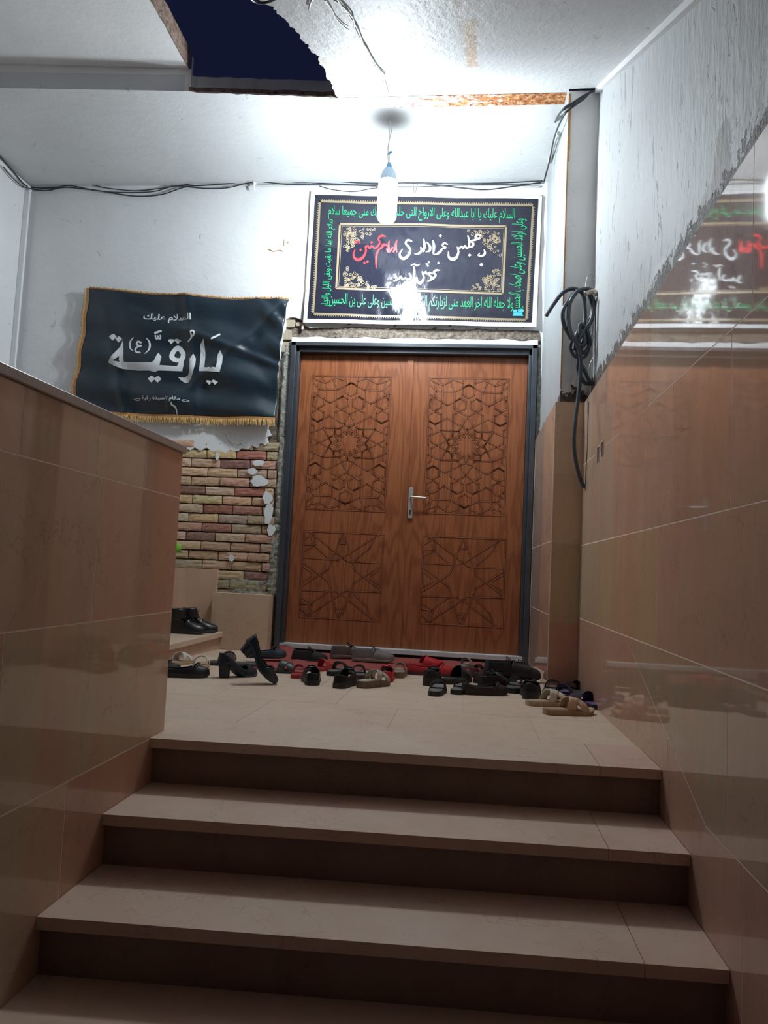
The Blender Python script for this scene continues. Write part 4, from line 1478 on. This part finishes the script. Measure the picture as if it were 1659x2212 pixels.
# red words
for s, w in (([(668, 338), (660, 370), (668, 416)], [4, 8, 3]), ([(600, 372), (580, 366), (566, 384), (548, 398), (534, 430), (530, 480), (530, 522)], [5, 10, 9, 6, 7, 6, 2]),
             ([(645, 412), (655, 392), (638, 386), (628, 404), (612, 412), (600, 392)], 6), ([(618, 342), (612, 372), (620, 410)], [3, 7, 4]),
             ([(592, 314), (572, 306), (552, 316), (545, 332), (560, 348)], [3, 8, 7, 5, 4]), ([(560, 348), (540, 376), (520, 388), (500, 374), (488, 390), (474, 374), (460, 384)], 6),
             ([(460, 376), (462, 410), (444, 446), (412, 464), (386, 452), (380, 424), (390, 398)], [5, 6, 9, 10, 8, 5, 3]), ([(388, 340), (386, 356)], 3), ([(418, 340), (420, 358)], 3), ([(396, 346), (402, 338), (410, 346), (402, 356), (396, 350)], 2.5)):
    S3(ri, s, w)
for c in ((428, 400), (452, 484), (472, 476), (500, 350)):
    diamond(ri, W2(Z3(*c)), 10 * PXM / 3.072, bw)
# white words
for s, w in (([(1246, 398), (1252, 420), (1236, 438), (1208, 436), (1218, 420)], [3, 7, 6, 5, 2]),
             ([(1222, 300), (1200, 296), (1190, 312), (1206, 326), (1218, 316)], 5), ([(1218, 318), (1188, 330), (1156, 340), (1174, 352), (1170, 372), (1146, 378)], [4, 7, 4, 6, 7, 5]),
             ([(1138, 302), (1148, 340), (1146, 378)], [3, 7, 5]), ([(1146, 378), (1130, 386), (1120, 370), (1108, 386), (1096, 374), (1082, 388), (1070, 380)], 5.5),
             ([(1070, 380), (1076, 414), (1062, 450), (1034, 462), (1012, 446), (1010, 412)], [5, 6, 9, 10, 7, 3]),
             ([(1004, 362), (982, 354), (970, 370), (992, 384), (968, 392), (956, 410), (932, 428), (915, 430)], [3, 6, 5, 5, 6, 8, 6, 2]), ([(908, 338), (914, 376), (910, 426)], [3, 8, 4]),
             ([(868, 350), (888, 380), (884, 406), (862, 414)], [3, 8, 7, 3]), ([(846, 330), (852, 370), (846, 412)], [3, 8, 4]), ([(826, 384), (832, 404), (812, 424), (786, 426)], [4, 8, 7, 2]),
             ([(768, 344), (742, 336), (726, 356), (744, 378), (756, 400), (744, 434), (714, 456), (690, 444), (688, 420), (704, 396)], [3, 7, 6, 7, 7, 9, 10, 8, 5, 3]),
             ([(952, 538), (928, 538), (912, 552), (926, 570), (908, 592), (894, 596)], [3, 7, 6, 6, 7, 3]), ([(904, 562), (888, 556), (884, 572), (898, 582), (890, 604), (870, 612)], [3, 6, 5, 6, 6, 2]),
             ([(884, 552), (866, 562), (860, 546), (846, 562), (838, 548)], 5), ([(838, 552), (846, 590), (828, 620), (806, 616), (802, 588)], [5, 6, 9, 8, 3]),
             ([(780, 512), (784, 550), (778, 596)], [3, 8, 4]), ([(820, 496), (800, 506), (784, 496), (762, 504)], [2, 5, 5, 2]), ([(752, 560), (762, 584), (740, 596), (722, 588), (706, 596), (694, 572)], 6),
             ([(694, 572), (680, 594), (662, 588), (652, 560), (668, 596), (650, 606)], 6)):
    S3(wi2 if min(p[1] for p in s) > 475 else wi, s, w)
for c, r in (((1228, 498), 13), ((1150, 434), 11), ((956, 306), 11), ((944, 488), 9), ((866, 496), 8), ((880, 484), 8), ((874, 508), 7), ((690, 640), 9), ((708, 634), 9)):
    diamond(wi2 if c[1] > 475 and c[0] < 1000 else wi, W2(Z3(*c)), r * PXM / 3.072, bw)
# green border script
text_on(gi, 'السلام عليك يا ابا عبدالله وعلى الارواح التى حلت بفنائك منى جميعا سلام', [W2(Z3(*q)) for q in ((215, 105), (1452, 128), (1448, 226), (212, 195))], bw, 0.0)
text_on(gi, 'سلام الله ابدا ما بقيت وبقى الليل والنهار', [W2(Z3(*q)) for q in ((165, 780), (205, 195), (262, 200), (240, 782))], bw, 0.0)
text_on(gi, 'ولا جعله الله اخر العهد منى لزيارتكم السلام على الحسين وعلى على بن الحسين', [W2(Z3(*q)) for q in ((225, 690), (1440, 716), (1436, 830), (220, 795))], bw, 0.0)
text_on(gi, 'وعلى اولاد الحسين وعلى اصحاب الحسين', [W2(Z3(*q)) for q in ((1405, 790), (1432, 190), (1532, 194), (1510, 820))], bw, 0.0)
# small teal imprint at the lower right corner
lg = MB()
for (x, y, w_, h_) in ((1437, 800, 26, 14), (1440, 818, 60, 22), (1470, 798, 36, 18), (1436, 838, 70, 5)):
    a, b = W2(Z3(x, y)), W2(Z3(x + w_, y + h_))
    yy = min(bw(a[0], a[1]), bw(b[0], b[1])) - 0.001
    lg.face([(a[0], yy, a[1]), (b[0], yy, a[1]), (b[0], yy, b[1]), (a[0], yy, b[1])])
for m_, nm, mt in ((gold, 'gold_ornament', 'gold_ink'), (gi, 'green_script', 'green_ink'), (wi, 'upper_white_line', 'white_ink'), (wi2, 'lower_white_line', 'white_ink'), (ri, 'red_script', 'red_ink'), (lg, 'printer_mark', 'teal_ink')):
    m_.v = [tuple(Vector(p) - ob_) for p in m_.v]
    m_.build(nm, M[mt], ban)
for u, v in ((690, 427), (1158, 436)):
    pass

# ------------------------------------------------------------------ green bin behind the low wall
binp = thing('green_bin', 'lime green plastic bin half hidden behind the low tiled wall', 'bin', (-0.83, -0.70, 0.240))
MB().lathe([(0.0, 0.0), (0.125, 0.0), (0.135, 0.02), (0.175, 0.48), (0.17, 0.48), (0.13, 0.03), (0.0, 0.03)], seg=28).build('bin_body', M['bin_green'], binp, smooth=True)
MB().lathe([(0.176, 0.47), (0.235, 0.472), (0.235, 0.525), (0.228, 0.532), (0.176, 0.532), (0.176, 0.47)], seg=28).build('bin_rim', M['bin_green'], binp, smooth=True)

# ------------------------------------------------------------------ red mat before the sill
mm = MB()
mq = [PF(598, 1401), PF(1128, 1432), PF(1120, 1452), PF(545, 1446)]
mr = []
for j in range(15):
    mr.append([])
    for i in range(61):
        p = mq[0].lerp(mq[1], i / 60).lerp(mq[3].lerp(mq[2], i / 60), j / 14)
        y = min(-0.02, p.y)
        mr[-1].append((p.x, y, floor_z(y) + 0.006 + 0.003 * noise.noise(Vector((p.x * 8, p.y * 8, 0))) + (0.05 * math.exp(-((i - 2 - j * .6) / 2.0) ** 2) * (1 - j / 14))))
mm.grid(mr)
tag(mm.build('floor_mat', M['mat_red'], smooth=True, solid=0.008), 'worn red mat lying along the sill of the wooden double door', 'mat')
sp = MB()
a, b = PF(450, 1436), PF(555, 1446)
sp.box(a.x, b.x, a.y - 0.03, a.y + 0.05, floor_z(a.y), floor_z(a.y) + 0.030)
tag(sp.build('rubber_strip', simple('grey_rubber', (0.07, 0.065, 0.062), 0.7), bevel=0.012), 'dark grey rubber strip on the floor left of the leaning heeled shoe', 'strip')

# ------------------------------------------------------------------ shoes
HW = [(0, 0.20), (0.012, 0.36), (0.05, 0.58), (0.12, 0.70), (0.25, 0.72), (0.40, 0.74), (0.55, 0.88), (0.68, 1.0), (0.78, 0.98), (0.87, 0.82), (0.94, 0.58), (0.98, 0.36), (1.0, 0.12)]


def lerp_tab(tab, t):
    for (a, x), (b, y) in zip(tab, tab[1:]):
        if t <= b:
            return x + (y - x) * (t - a) / (b - a)
    return tab[-1][1]


TS = [0, .012, .03, .06, .1, .15, .2, .27, .34, .42, .5, .58, .66, .74, .8, .86, .91, .95, .98, 1.0]
SM = {}


def smat(c, rough=0.45):
    k = (c, rough)
    if k not in SM:
        SM[k] = simple('shoe_leather_%d' % len(SM), c, rough, var=0.35, scale=45, bmp=0.08)
    return SM[k]


BLACK, NAVY, SOOT, GREY = (0.012, 0.012, 0.014), (0.012, 0.022, 0.032), (0.022, 0.020, 0.020), (0.10, 0.10, 0.095)


def shoe(label, u, v, yaw, kind, L=0.25, Wd=0.092, upper=BLACK, sole=SOOT, inner=(0.10, 0.085, 0.08), strap=None, side=1, th=0.022, heel=0.0, group=None, pitch=0.0, roll=0.0, lift=0.0, at_=None, rough=0.45, hi=None, cat='shoe', name=None, toe=1.0):
    """u, v = photo pixel where the shoe's nearest edge meets the floor; yaw 0 = toe toward the door"""
    nm = name or {'slide': 'slide_sandal', 'cross': 'slide_sandal', 'mule': 'clog', 'flat': 'flat_shoe', 'pump': 'heeled_shoe', 'sneaker': 'lace_up_shoe', 'boot': 'ankle_boot'}[kind]
    p = at_ or PF(u, v, lift)
    ya = R(yaw)
    if at_ is None:
        ext = abs(math.cos(ya)) * L / 2 + abs(math.sin(ya)) * Wd / 2
        d = Vector((p.x - CAM.x, p.y - CAM.y)).normalized()
        p = Vector((p.x + d.x * ext, p.y + d.y * ext, 0))
        p.z = floor_z(p.y) + lift
    o = thing(nm, label, cat, p, (R(pitch), R(roll), ya), group, 1.10)
    hw = lambda t: lerp_tab(HW, t) * Wd / 2
    cxs = lambda t: side * 0.008 * math.sin(math.pi * t) * (1 if t < 0.9 else 1)
    Y = lambda t: (t - 0.5) * L

    def zs(t):                             # underside of the foot bed
        h = heel * (1 - min(1, max(0, (t - 0.12) / 0.5)) ** 1.0) if heel else 0
        h = heel * 0.5 * (1 + math.cos(math.pi * min(1, max(0, (t - 0.12) / 0.5)))) if heel else 0
        return h + 0.012 * max(0, (t - 0.8) / 0.2) ** 2
    # sole
    s = MB()
    rows = []
    for t in TS:
        w = max(hw(t) + 0.003, 0.001)
        z0, z1 = zs(t), zs(t) + th * (1.0 if t < .4 else 1.0 - 0.35 * min(1, (t - .4) / .4))
        c = cxs(t)
        y = Y(t)
        rows.append([(c - w, y, z0), (c - w - 0.001, y, (z0 + z1) / 2), (c - w, y, z1), (c, y, z1 - 0.002), (c + w, y, z1), (c + w + 0.001, y, (z0 + z1) / 2), (c + w, y, z0)])
    s.grid(rows, None, True)
    s.face(rows[0])
    s.face(rows[-1][::-1])
    s.build('sole', smat(sole, 0.6), o, smooth=False, bevel=0.002, merge=True)
    ztop = lambda t: zs(t) + th * (1.0 if t < .4 else 1.0 - 0.35 * min(1, (t - .4) / .4))
    if heel > 0.02:
        hb_ = MB()
        rws = []
        for k in range(6):
            f = k / 5
            w = (0.62 - 0.12 * f) if kind != 'pump' else (0.66 - 0.10 * f)
            ring_ = []
            for q in range(16):
                an = 2 * math.pi * q / 16
                ring_.append((0.98 * w * Wd / 2 * math.cos(an) + cxs(0.1), Y(0.145) + w * Wd / 2 * math.sin(an) * 1.05 + 0.004 * f, (zs(0.1) + 0.004) * (1 - f)))
            rws.append(ring_)
        hb_.grid(rws, None, True)
        hb_.face(rws[-1])
        hb_.build('heel', smat(sole if kind != 'pump' else upper, 0.4), o, smooth=True)
    # foot bed
    ib = MB()
    rows = []
    for t in TS[1:-1]:
        w = hw(t) - 0.003
        rows.append([(cxs(t) - w, Y(t), ztop(t) + 0.001), (cxs(t), Y(t), ztop(t) + 0.0005 - 0.002 * 0), (cxs(t) + w, Y(t), ztop(t) + 0.001)])
    ib.grid(rows)
    ib.build('insole', smat(inner, 0.6), o, smooth=True)
    um = smat(upper, rough)
    H = hi or {'slide': 0.052, 'cross': 0.055, 'mule': 0.055, 'flat': 0.040, 'pump': 0.046, 'sneaker': 0.068, 'boot': 0.075}[kind]
    t0 = {'slide': 0.46, 'cross': 0.4, 'mule': 0.42, 'flat': 0.62, 'pump': 0.60, 'sneaker': 0.46, 'boot': 0.42}[kind]
    t1 = {'slide': 0.84}.get(kind, 1.0)

    def arch(t, m=14):
        x = (t - t0) / (1 - t0)
        h = H * (1 - 0.52 * x ** 1.2)
        h *= math.sqrt(max(0.0, 1 - max(0.0, (x - 0.62) / 0.38) ** 2.6)) * 0.92 + 0.08
        w = hw(t)
        out = []
        for k in range(m + 1):
            a = math.pi * k / m
            ca, sa = math.cos(a), math.sin(a)
            out.append((cxs(t) - w * math.copysign(abs(ca) ** 0.8, ca) * (1 - 0.06 * sa), Y(t), ztop(t) - 0.002 + h * sa ** 0.85))
        return out
    if kind != 'cross':
        ts = [t0 + (t1 - t0) * k / 11 for k in range(12)]
        if kind != 'slide':
            ts = ts[:-1] + [0.975, 0.99]
        rows = []
        for i, t in enumerate(ts):
            r_ = arch(t)
            if i == 0:
                n = len(r_)
                r_ = [(x, y + 0.045 * (1 - abs(2 * k / (n - 1) - 1)) ** 1.3 * (0 if kind in ('slide',) else 1) - (0.012 * math.sin(math.pi * k / (n - 1)) if kind == 'slide' else 0), z) for k, (x, y, z) in enumerate(r_)]
                y_front = r_
            if i in (1, 2) and kind != 'slide':
                n = len(r_)
                r_ = [(x, max(y, y_front[k][1] + 0.004 * i), z) for k, (x, y, z) in enumerate(r_)]
            rows.append(r_)
        MB().grid(rows).build('upper', um, o, smooth=True, solid=0.0035, subd=1)
    if kind == 'cross':
        sm_ = smat(strap or upper, rough)
        for (ta, tb, wd) in ((0.44, 0.72, 0.085), (0.72, 0.44, 0.085)):
            rows = []
            for k in range(17):
                f = k / 16
                a = math.pi * f
                t = ta + (tb - ta) * f
                w = hw(t) + 0.001
                r_ = []
                for d in (-1, -.5, 0, .5, 1):
                    tt_ = t + d * wd * (0.85 + 0.3 * math.sin(a))
                    h = H * (1.05 - 0.55 * max(0, (tt_ - t0)) / (1 - t0))
                    r_.append((cxs(t) - w * math.cos(a), Y(tt_), ztop(t) + h * math.sin(a) ** 0.8 + (0.003 if ta > tb else 0) * math.sin(a)))
                rows.append(r_)
            MB().grid(rows).build('strap', sm_, o, smooth=True, solid=0.004)
    if kind in ('flat', 'pump', 'sneaker', 'boot'):
        hh = {'flat': 0.042, 'pump': 0.050, 'sneaker': 0.060, 'boot': 0.085}[kind]
        side_ts = [t0 + 0.04, t0 - 0.06, 0.4, 0.3, 0.2, 0.12, 0.06, 0.03, 0.012]
        side_ts = [t for t in side_ts if t <= t0 + 0.05]
        path = [(-1, t) for t in side_ts] + [(0, 0.0)] + [(1, t) for t in side_ts[::-1]]
        rows = []
        nl = 7
        for (sg, t) in path:
            w = hw(t)
            jt = max(0, min(1, (t - 0.02) / (t0 + 0.02)))
            Ht = hh * (1 - jt) + (H * 0.86 * jt if kind in ('sneaker', 'boot') else H * 0.62 * jt)
            if kind in ('flat', 'pump'):
                Ht = hh * (1 - jt) ** 1.2 + H * 0.70 * jt - 0.014 * math.sin(math.pi * jt)
            col_ = []
            for k in range(nl):
                f = k / (nl - 1)
                inn = 1 - 0.16 * f ** 1.6
                yb = Y(t) + (0.010 * f if t < 0.05 else 0)
                if kind == 'boot':
                    inn = 1 - 0.10 * f
                col_.append((cxs(t) + sg * w * inn, yb, ztop(t) - 0.002 + Ht * f))
            rows.append(col_)
        MB().grid(rows).build('heel_counter', um, o, smooth=True, solid=0.004, subd=1)
    if kind == 'boot':
        rows = []
        for k in range(7):
            f = k / 6
            z = ztop(0.2) + 0.06 + 0.085 * f
            rows.append([(cxs(.2) + (0.036 + 0.004 * f) * math.cos(a), Y(0.235) - 0.004 * f + (0.062 - 0.012 * f) * math.sin(a), z + 0.012 * math.sin(a) * (1 - f)) for a in [2 * math.pi * q / 20 for q in range(20)]])
        MB().grid(rows, None, True).build('shaft', um, o, smooth=True, solid=0.004)
        MB().grid([[(x, Y(.235) + 0.053 - 0.002 * k, ztop(.2) + 0.05 + k * 0.02) for x in (-.02, 0, .02)] for k in range(6)]).build('tongue', um, o, smooth=True, solid=0.005)
    if kind in ('sneaker', 'boot'):
        lc = MB()
        n = 4 if kind == 'sneaker' else 7
        for k in range(n):
            if kind == 'sneaker':
                y, z = Y(t0 + 0.02 + k * 0.045), ztop(.5) + H * (0.98 - 0.055 * k)
            else:
                y, z = (Y(0.235) + 0.060, ztop(.2) + 0.055 + k * 0.013) if k > 2 else (Y(0.5 + 0.05 * k), ztop(.5) + H * (0.99 - .06 * k))
            lc.tube([(-0.022, y - 0.006, z - 0.006), (0, y + 0.004, z + 0.003), (0.022, y - 0.004, z - 0.006)], 0.0022, 6, 3)
        lc.tube([(0, Y(t0), ztop(.5) + H + .004), (0.02, Y(t0) - 0.01, ztop(.5) + H + 0.02), (0.034, Y(t0) + 0.01, ztop(.5) + H + .004), (0.01, Y(t0) + .005, ztop(.5) + H), (-0.026, Y(t0) + 0.015, ztop(.5) + H + 0.012), (-0.035, Y(t0) + 0.03, ztop(.5) + H - 0.03)], 0.0022, 6, 4)
        lc.build('lace', M['black'], o, smooth=True)
    return o


# far left, half hidden by the low wall
shoe('cream crossed-strap slide behind the black shoe at the low wall, leftmost of its pair', 386, 1440, -10, 'cross', 0.25, upper=(0.62, 0.58, 0.50), strap=(0.66, 0.64, 0.58), sole=(0.45, 0.31, 0.18), inner=(0.42, 0.27, 0.17), group=None)
shoe('cream crossed-strap slide with tan open heel, right one of the pair near the low wall', 430, 1449, 14, 'cross', 0.25, upper=(0.62, 0.58, 0.50), strap=(0.66, 0.64, 0.58), sole=(0.45, 0.31, 0.18), inner=(0.42, 0.27, 0.17))
shoe('black closed shoe pointing right in front of the cream slides', 398, 1467, -68, 'flat', 0.26, 0.1, inner=(0.06, 0.035, 0.03), hi=0.062)
shoe('black shoe cut off by the low wall edge, left of its partner', 338, 1462, -50, 'flat', 0.26, 0.1, inner=(0.05, 0.03, 0.03), hi=0.06)
shoe('brown flat shoe almost hidden behind the tall heeled shoe', 492, 1432, 20, 'flat', 0.24, upper=(0.11, 0.075, 0.06), sole=(0.05, 0.035, 0.03))
# boots on the lowest side step
zb = 0.087
shoe('black laced ankle boot on the side step, nearer the low wall', 0, 0, -84, 'boot', 0.27, 0.1, at_=Vector((-0.60, -0.42, zb)), th=0.028, rough=0.35, upper=(0.015, 0.014, 0.014))
shoe('black laced ankle boot on the side step, partner behind with loose lace', 0, 0, -78, 'boot', 0.27, 0.1, at_=Vector((-0.555, -0.27, zb)), th=0.028, rough=0.35, upper=(0.013, 0.013, 0.014))
# the big heeled pair
shoe('black heeled shoe standing on its block heel at the left of the row', 512, 1468, -38, 'pump', 0.25, 0.095, upper=NAVY, sole=NAVY, inner=(0.03, 0.035, 0.04), heel=0.075, rough=0.28, th=0.012, hi=0.055)
shoe('black heeled shoe leaning on its toe with heel up, tallest of the row', 0, 0, -78, 'pump', 0.27, 0.1, upper=NAVY, sole=(0.02, 0.035, 0.045), inner=(0.03, 0.04, 0.05), heel=0.05, rough=0.28, th=0.012, hi=0.055,
     pitch=-44, at_=(PF(553, 1478) + Vector((-0.01, 0.02, 0.096))))
shoe('dark navy loafer pointing right behind the leaning heeled shoe', 575, 1424, -66, 'flat', 0.26, 0.095, upper=(0.022, 0.035, 0.05), sole=(0.015, 0.02, 0.03), inner=(0.04, 0.045, 0.055), lift=0.03, hi=0.06)
shoe('grey strappy sandal lying flat on the mat right of the leaning shoe', 610, 1456, -75, 'cross', 0.25, 0.085, upper=(0.06, 0.065, 0.065), strap=(0.07, 0.075, 0.075), sole=(0.035, 0.04, 0.042), inner=(0.04, 0.045, 0.045), th=0.016)
shoe('black rumpled shoe on the mat behind the small red sandal', 668, 1434, -60, 'sneaker', 0.25, 0.095, upper=BLACK, rough=0.7)
shoe('small red slide sandal left of the shiny black clog', 642, 1466, 5, 'slide', 0.20, 0.08, upper=(0.42, 0.03, 0.025), sole=(0.38, 0.035, 0.03), inner=(0.35, 0.03, 0.03))
shoe('red slide peeking out right of the shiny black clog', 694, 1452, -20, 'slide', 0.2, 0.08, upper=(0.50, 0.05, 0.04), sole=(0.42, 0.04, 0.035), inner=(0.4, 0.04, 0.04))
shoe('shiny black clog with silver stud, its heel facing the stairs', 670, 1481, 16, 'flat', 0.25, 0.1, inner=(0.02, 0.02, 0.02), hi=0.065, th=0.026, rough=0.3)
# centre group
shoe('black padded slide behind the tall black clog', 728, 1461, -8, 'slide', 0.25, 0.095, inner=(0.13, 0.115, 0.11), th=0.028)
shoe('black slide beside the tan strap sandal, right partner of the padded one', 772, 1468, 12, 'slide', 0.25, 0.09, inner=(0.11, 0.10, 0.10), th=0.026)
shoe('tall black clog in front of the padded slides', 743, 1488, -6, 'flat', 0.25, 0.1, inner=(0.015, 0.015, 0.015), hi=0.07, th=0.03, rough=0.3)
shoe('brown-grey walking shoe with dark opening on the mat by the door sill', 752, 1423, -62, 'sneaker', 0.26, 0.1, upper=(0.10, 0.08, 0.07), sole=(0.16, 0.13, 0.11), lift=0.02)
shoe('dusty grey walking shoe pointing right along the door sill', 806, 1430, -80, 'sneaker', 0.29, 0.1, upper=(0.16, 0.15, 0.135), sole=(0.24, 0.22, 0.19), inner=(0.05, 0.05, 0.045), lift=0.02, rough=0.7)
shoe('clear-strapped tan sandal with thick sole in the middle front', 806, 1489, -28, 'cross', 0.25, 0.098, upper=(0.30, 0.25, 0.20), strap=(0.42, 0.38, 0.32), sole=(0.17, 0.12, 0.08), inner=(0.42, 0.36, 0.28), th=0.038, rough=0.25)
shoe('bright red flat shoe with dark opening behind the clear-strapped sandal', 832, 1474, 8, 'flat', 0.25, 0.095, upper=(0.48, 0.012, 0.02), sole=(0.42, 0.012, 0.018), inner=(0.02, 0.01, 0.01), hi=0.062)
shoe('brown wedge slide with pale strap right of the bright red flat', 860, 1465, 4, 'slide', 0.24, 0.088, upper=(0.45, 0.38, 0.30), sole=(0.20, 0.13, 0.085), inner=(0.30, 0.22, 0.17), th=0.036)
shoe('large red slipper lying sideways with stitched rim, centre of the row', 930, 1461, -84, 'flat', 0.29, 0.115, upper=(0.44, 0.010, 0.016), sole=(0.10, 0.02, 0.02), inner=(0.25, 0.01, 0.015), th=0.026, rough=0.6, hi=0.062, toe=1)
shoe('red slipper half behind the large one, sole tipped up', 914, 1444, -70, 'mule', 0.27, 0.11, upper=(0.50, 0.012, 0.02), sole=(0.40, 0.012, 0.02), inner=(0.30, 0.012, 0.02), lift=0.03, rough=0.6)
# right centre
shoe('black platform shoe with high square back beside the large red slipper', 930, 1482, -4, 'flat', 0.24, 0.095, upper=BLACK, inner=(0.01, 0.01, 0.01), th=0.05, hi=0.05, rough=0.5)
shoe('dark ribbed clog with round opening right of the platform shoe', 985, 1480, -32, 'mule', 0.27, 0.1, upper=(0.03, 0.033, 0.038), sole=SOOT, inner=(0.015, 0.015, 0.016), th=0.03, hi=0.07, rough=0.35)
shoe('black slide with grey foot bed, left one at the front of the right group', 941, 1504, -3, 'slide', 0.25, 0.088, inner=(0.15, 0.15, 0.14), th=0.026)
shoe('black slide with grey foot bed, right one at the front by the dark mule', 991, 1501, -8, 'slide', 0.25, 0.086, inner=(0.14, 0.135, 0.13), th=0.026)
shoe('silver-buckled pale sandal on the mat near the right of the sill', 1003, 1446, -15, 'slide', 0.22, 0.08, upper=(0.4, 0.4, 0.4), sole=(0.2, 0.18, 0.17), inner=(0.25, 0.2, 0.2), lift=0.012)
shoe('maroon ballet flat with round opening behind the dark mule', 1028, 1464, -10, 'flat', 0.24, 0.088, upper=(0.07, 0.018, 0.022), sole=(0.03, 0.015, 0.015), inner=(0.20, 0.07, 0.06), hi=0.05)
shoe('maroon ballet flat tucked under the tall shoe pile', 1052, 1478, -35, 'flat', 0.24, 0.088, upper=(0.05, 0.018, 0.018), sole=(0.03, 0.015, 0.015), inner=(0.08, 0.04, 0.035), hi=0.05)
shoe('dark brown peep-toe mule pointing right at the front of the pile', 1046, 1504, -74, 'flat', 0.25, 0.09, upper=(0.022, 0.016, 0.014), sole=(0.02, 0.015, 0.012), inner=(0.30, 0.22, 0.18), hi=0.05)
shoe('black lace-up shoe behind the peep-toe mule', 1066, 1494, -35, 'sneaker', 0.26, 0.1, upper=(0.014, 0.012, 0.012))
shoe('big black leather shoe on top of the pile by the right door jamb', 1098, 1462, -72, 'sneaker', 0.30, 0.108, upper=(0.014, 0.018, 0.022), sole=SOOT, lift=0.055, rough=0.4)
shoe('dusty black boot at the right end of the pile, toe against the jamb', 1122, 1472, -62, 'sneaker', 0.28, 0.105, upper=(0.03, 0.032, 0.035), sole=(0.03, 0.03, 0.03), lift=0.02, rough=0.6, hi=0.08)
shoe('dark blue-grey shoe under the big leather shoe of the pile', 1090, 1485, -20, 'flat', 0.25, 0.095, upper=(0.03, 0.045, 0.055), sole=BLACK, inner=(0.05, 0.06, 0.065))
shoe('black open mule left of the deep black clog, below the pile', 1108, 1498, -6, 'slide', 0.25, 0.1, inner=(0.08, 0.075, 0.072), th=0.03)
shoe('deep black clog with thick rim left of the cream slide', 1143, 1511, -4, 'flat', 0.25, 0.105, inner=(0.02, 0.02, 0.02), th=0.04, hi=0.05, rough=0.35)
shoe('black slide with brown foot bed by the pier, behind the cream slide', 1190, 1502, -14, 'slide', 0.25, 0.1, inner=(0.16, 0.12, 0.10), th=0.024)
shoe('black slide in the corner of pier and right wall, rightmost of the back ones', 1238, 1504, 8, 'slide', 0.25, 0.095, inner=(0.04, 0.035, 0.035), th=0.024)
shoe('dark purple slipper half hidden behind the cream crossed-strap slide', 1212, 1512, -20, 'slide', 0.24, 0.09, upper=(0.03, 0.02, 0.05), inner=(0.10, 0.06, 0.14), th=0.022)
shoe('black slipper with purple lining against the right wall', 1262, 1532, 24, 'slide', 0.25, 0.095, upper=(0.03, 0.022, 0.045), sole=BLACK, inner=(0.14, 0.07, 0.20), th=0.024)
shoe('cream crossed-strap slide, left of the near pair by the right wall', 1186, 1529, -62, 'cross', 0.25, 0.094, upper=(0.56, 0.48, 0.38), strap=(0.62, 0.56, 0.46), sole=(0.44, 0.32, 0.20), inner=(0.40, 0.28, 0.19), th=0.024)
shoe('tan crossed-strap slide nearest the stairs, by the right wall', 1228, 1549, -66, 'cross', 0.25, 0.096, upper=(0.50, 0.34, 0.22), strap=(0.52, 0.36, 0.24), sole=(0.36, 0.24, 0.14), inner=(0.36, 0.24, 0.15), th=0.026)
